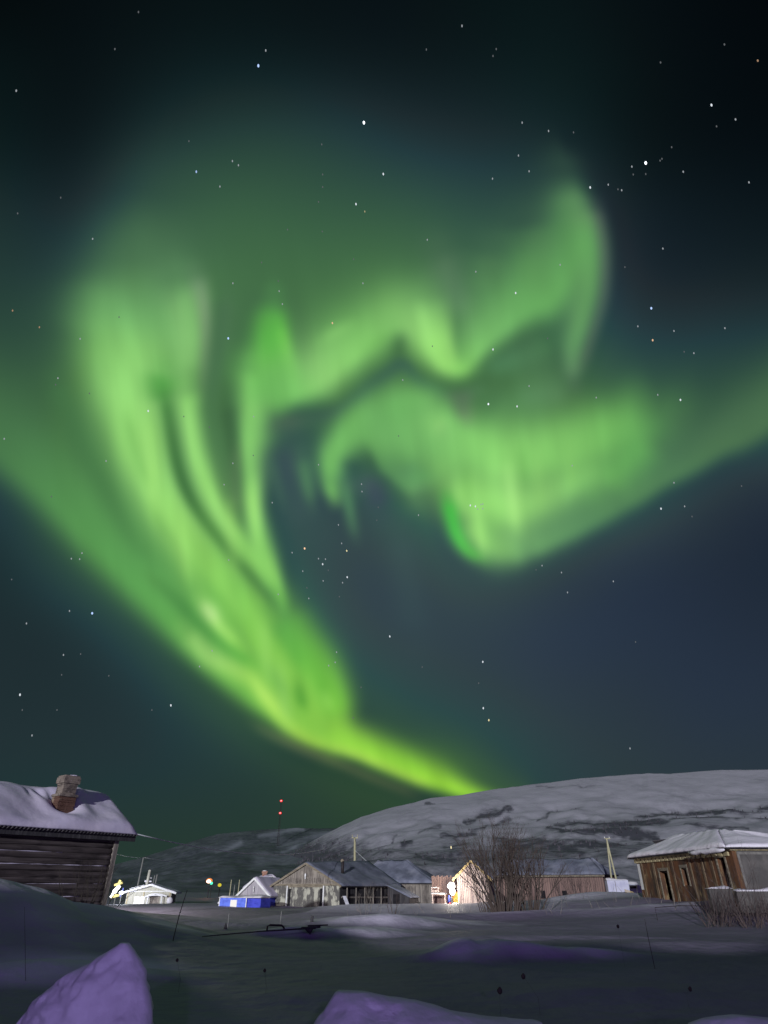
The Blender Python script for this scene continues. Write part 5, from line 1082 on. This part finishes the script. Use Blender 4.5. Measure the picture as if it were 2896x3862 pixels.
def weed(pts, Y, label, head=None, r=.005, hr=.03, ground_px=None):
    P = [at(px, py, Y) for px, py in pts]; b = P[0].copy(); b.z = gz(P[0].x, P[0].y)-.02
    t = thing('dry_weed', b, label, 'weed', group='dry weeds in the foreground'); Q = [b]+P if P[0].z > b.z+.03 else P
    mb = MB(); mb.tube([q-b for q in Q], [r]*(len(Q)-1)+[r*.6], 5); mb.build('stalk', M['weed'], t)
    if head:
        mb = MB(); mb.blob(tuple(P[-1]-b), (hr, hr, hr*1.2), 9, 7, .3, 4); mb.build('seed_head', M['weed'], t, True)
weed([(655,3533),(676,3450),(706,3356)], 20, 'long dark stalk slanting up in front of the far snow, left of the blue booth', r=.013)
weed([(96,3770),(95,3600),(92,3420)], 14, 'straight thin dark stalk at the left edge', r=.004)
weed([(2030,3765),(2000,3720),(1973,3682)], 11.5, 'weed with an oval black seed head on a slanting stalk', True, .0018, .032)
weed([(1886,3800),(1884,3736)], 11.2, 'weed with a round black seed head, lowest of the weeds', True, .0018, .037)
weed([(680,3690),(668,3621)], 13.5, 'weed with a small dark head above the pointed snow chunk', True, .0018, .024)
weed([(1004,3720),(998,3660)], 13, 'faint dark weed head in the shadow left of centre', True, .0018, .024)
weed([(2348,3600),(2330,3494)], 17, 'weed with a tiny dark head in the snow under the pole pair', True, .0018, .032)
weed([(2463,3622),(2445,3540),(2431,3466)], 17, 'tall dark leaning stalk below the ruined house', r=.007)
weed([(2705,3505),(2688,3455),(2680,3420)], 34, 'bent dark stalk below the low snowy wall', r=.016)
weed([(2574+16,3760),(2590,3745),(2602,3730)], 12, 'curled dark weed in the shadow at lower right', True, .0018, .028)
def debris():
    g = hit(1040, 3506); Y = g.y; t = thing('bent_pipe', g, 'black bent pipe loop sticking low from the snow in the middle', 'pipe')
    q = [at(1006,3512,Y), at(1008,3494,Y), at(1018,3489,Y), at(1062,3490,Y), at(1070,3498,Y), at(1073,3512,Y)]
    mb = MB(); mb.tube([p-g for p in q], Y*.0013, 7); mb.build('pipe_bend', M['iron'], t, True)
    A_ = hit(762, 3538); B_ = hit(1190, 3500); B_ = at(1190, 3500, A_.y+(B_.y-A_.y)*.4); A_.z += .03
    t = thing('wooden_pole', A_, 'long thin dark pole lying across the snow', 'pole'); d = B_-A_
    mb = MB(); mb.tube([(0,0,0), d*.5+Vector((0,0,.02)), d], [.012,.018,.028], 7); mb.build('shaft', M['dark_wood'], t)
    g = hit(1168, 3522); k = g.y/26.0; t = thing('broken_plank', (g.x, g.y, g.z-.03), 'dark broken planks jutting from the snow at the end of the long pole', 'plank')
    for a_, b_, w_, h_ in (((-.32,0,.19),(.36,.1,.22),.20,.06), ((-.1,.15,.25),(.62,.2,.27),.10,.04)):
        mb = MB(); mb.beam(tuple(k*c for c in a_), tuple(k*c for c in b_), w_*k, h_*k); mb.build('board', M['dark_wood'], t)
    mb = MB(); mb.slab([(-.20*k,-.05,.17*k),(.14*k,-.05,.19*k),(.02,-.1,.0)], (0,-1,.1), .06); mb.build('board', M['dark_wood'], t)
    P = hit(1175, 3478); t = thing('fence_post', (P.x, P.y, gz(P.x, P.y)-.05), 'short dark stump of a post in the snow before the shed door', 'post'); mb = MB(); mb.tube([(0,0,0),(.02,0,.30)], [.07,.06], 8); mb.build('shaft', M['dark_wood'], t)
    P = hit(1056, 3492); t = thing('fence_post', (P.x, P.y, gz(P.x, P.y)-.05), 'thin pale post in the snow before the left end of the shed', 'post'); mb = MB(); mb.tube([(0,0,0),(.02,0,.60)], [.022,.02], 6); mb.build('shaft', M['greypole'], t)
    P = hit(858, 3498); t = thing('fence_post', (P.x, P.y, gz(P.x, P.y)-.05), 'thin pale post in the snow below the blue booth', 'post'); mb = MB(); mb.tube([(0,0,0),(.0,0,.55)], [.018,.016], 6); mb.build('shaft', M['greypole'], t)
    P = hit(849, 3504); t = thing('fence_post', (P.x, P.y, gz(P.x, P.y)-.03), 'dark pointed stub beside the thin post below the blue booth', 'post'); mb = MB(); mb.tube([(0,0,0),(.0,0,.24)], [.09,.02], 7); mb.build('shaft', M['dark_wood'], t)
    # bent rod on the right
    q = [at(2470,3423,36), at(2560,3416,36), at(2672,3417,36), at(2680,3428,36), at(2690,3470,36), at(2704,3500,36)]; b = q[0].copy(); b.z = gz(b.x, b.y)
    t = thing('bent_rod', b, 'thin bent rod standing over the snow at right', 'rod'); mb = MB(); mb.tube([b-b]+[p-b for p in q], .018, 5); mb.build('rod', M['iron'], t)
    P = at(1290, 3415, 57.5); t = thing('metal_sheet', (P.x, P.y, 0), 'curved pale metal sheet leaning at the right corner of the stovepipe shed', 'sheet', R(-20))
    mb = MB(); V = []
    for j in range(9):
        a = j/8*1.5
        for x in (0,.32): V.append((x+.55*(1-math.cos(a))*.9, 0, 1.05-.0-1.05*math.sin(a)*1.0 if False else .95*math.cos(a)+.05))
    k = len(V); V += [(x, .03, z) for x, y, z in V]
    mb.add(V, [(2*j,2*j+1,2*j+3,2*j+2) for j in range(8)]+[(k+2*j,k+2*j+2,k+2*j+3,k+2*j+1) for j in range(8)]); mb.build('sheet', mat('pale_sheet_metal', (.42,.42,.46), .6, [((4,4,4),(.3,.3,.33),.4,.6,4)]), t, True)
debris()
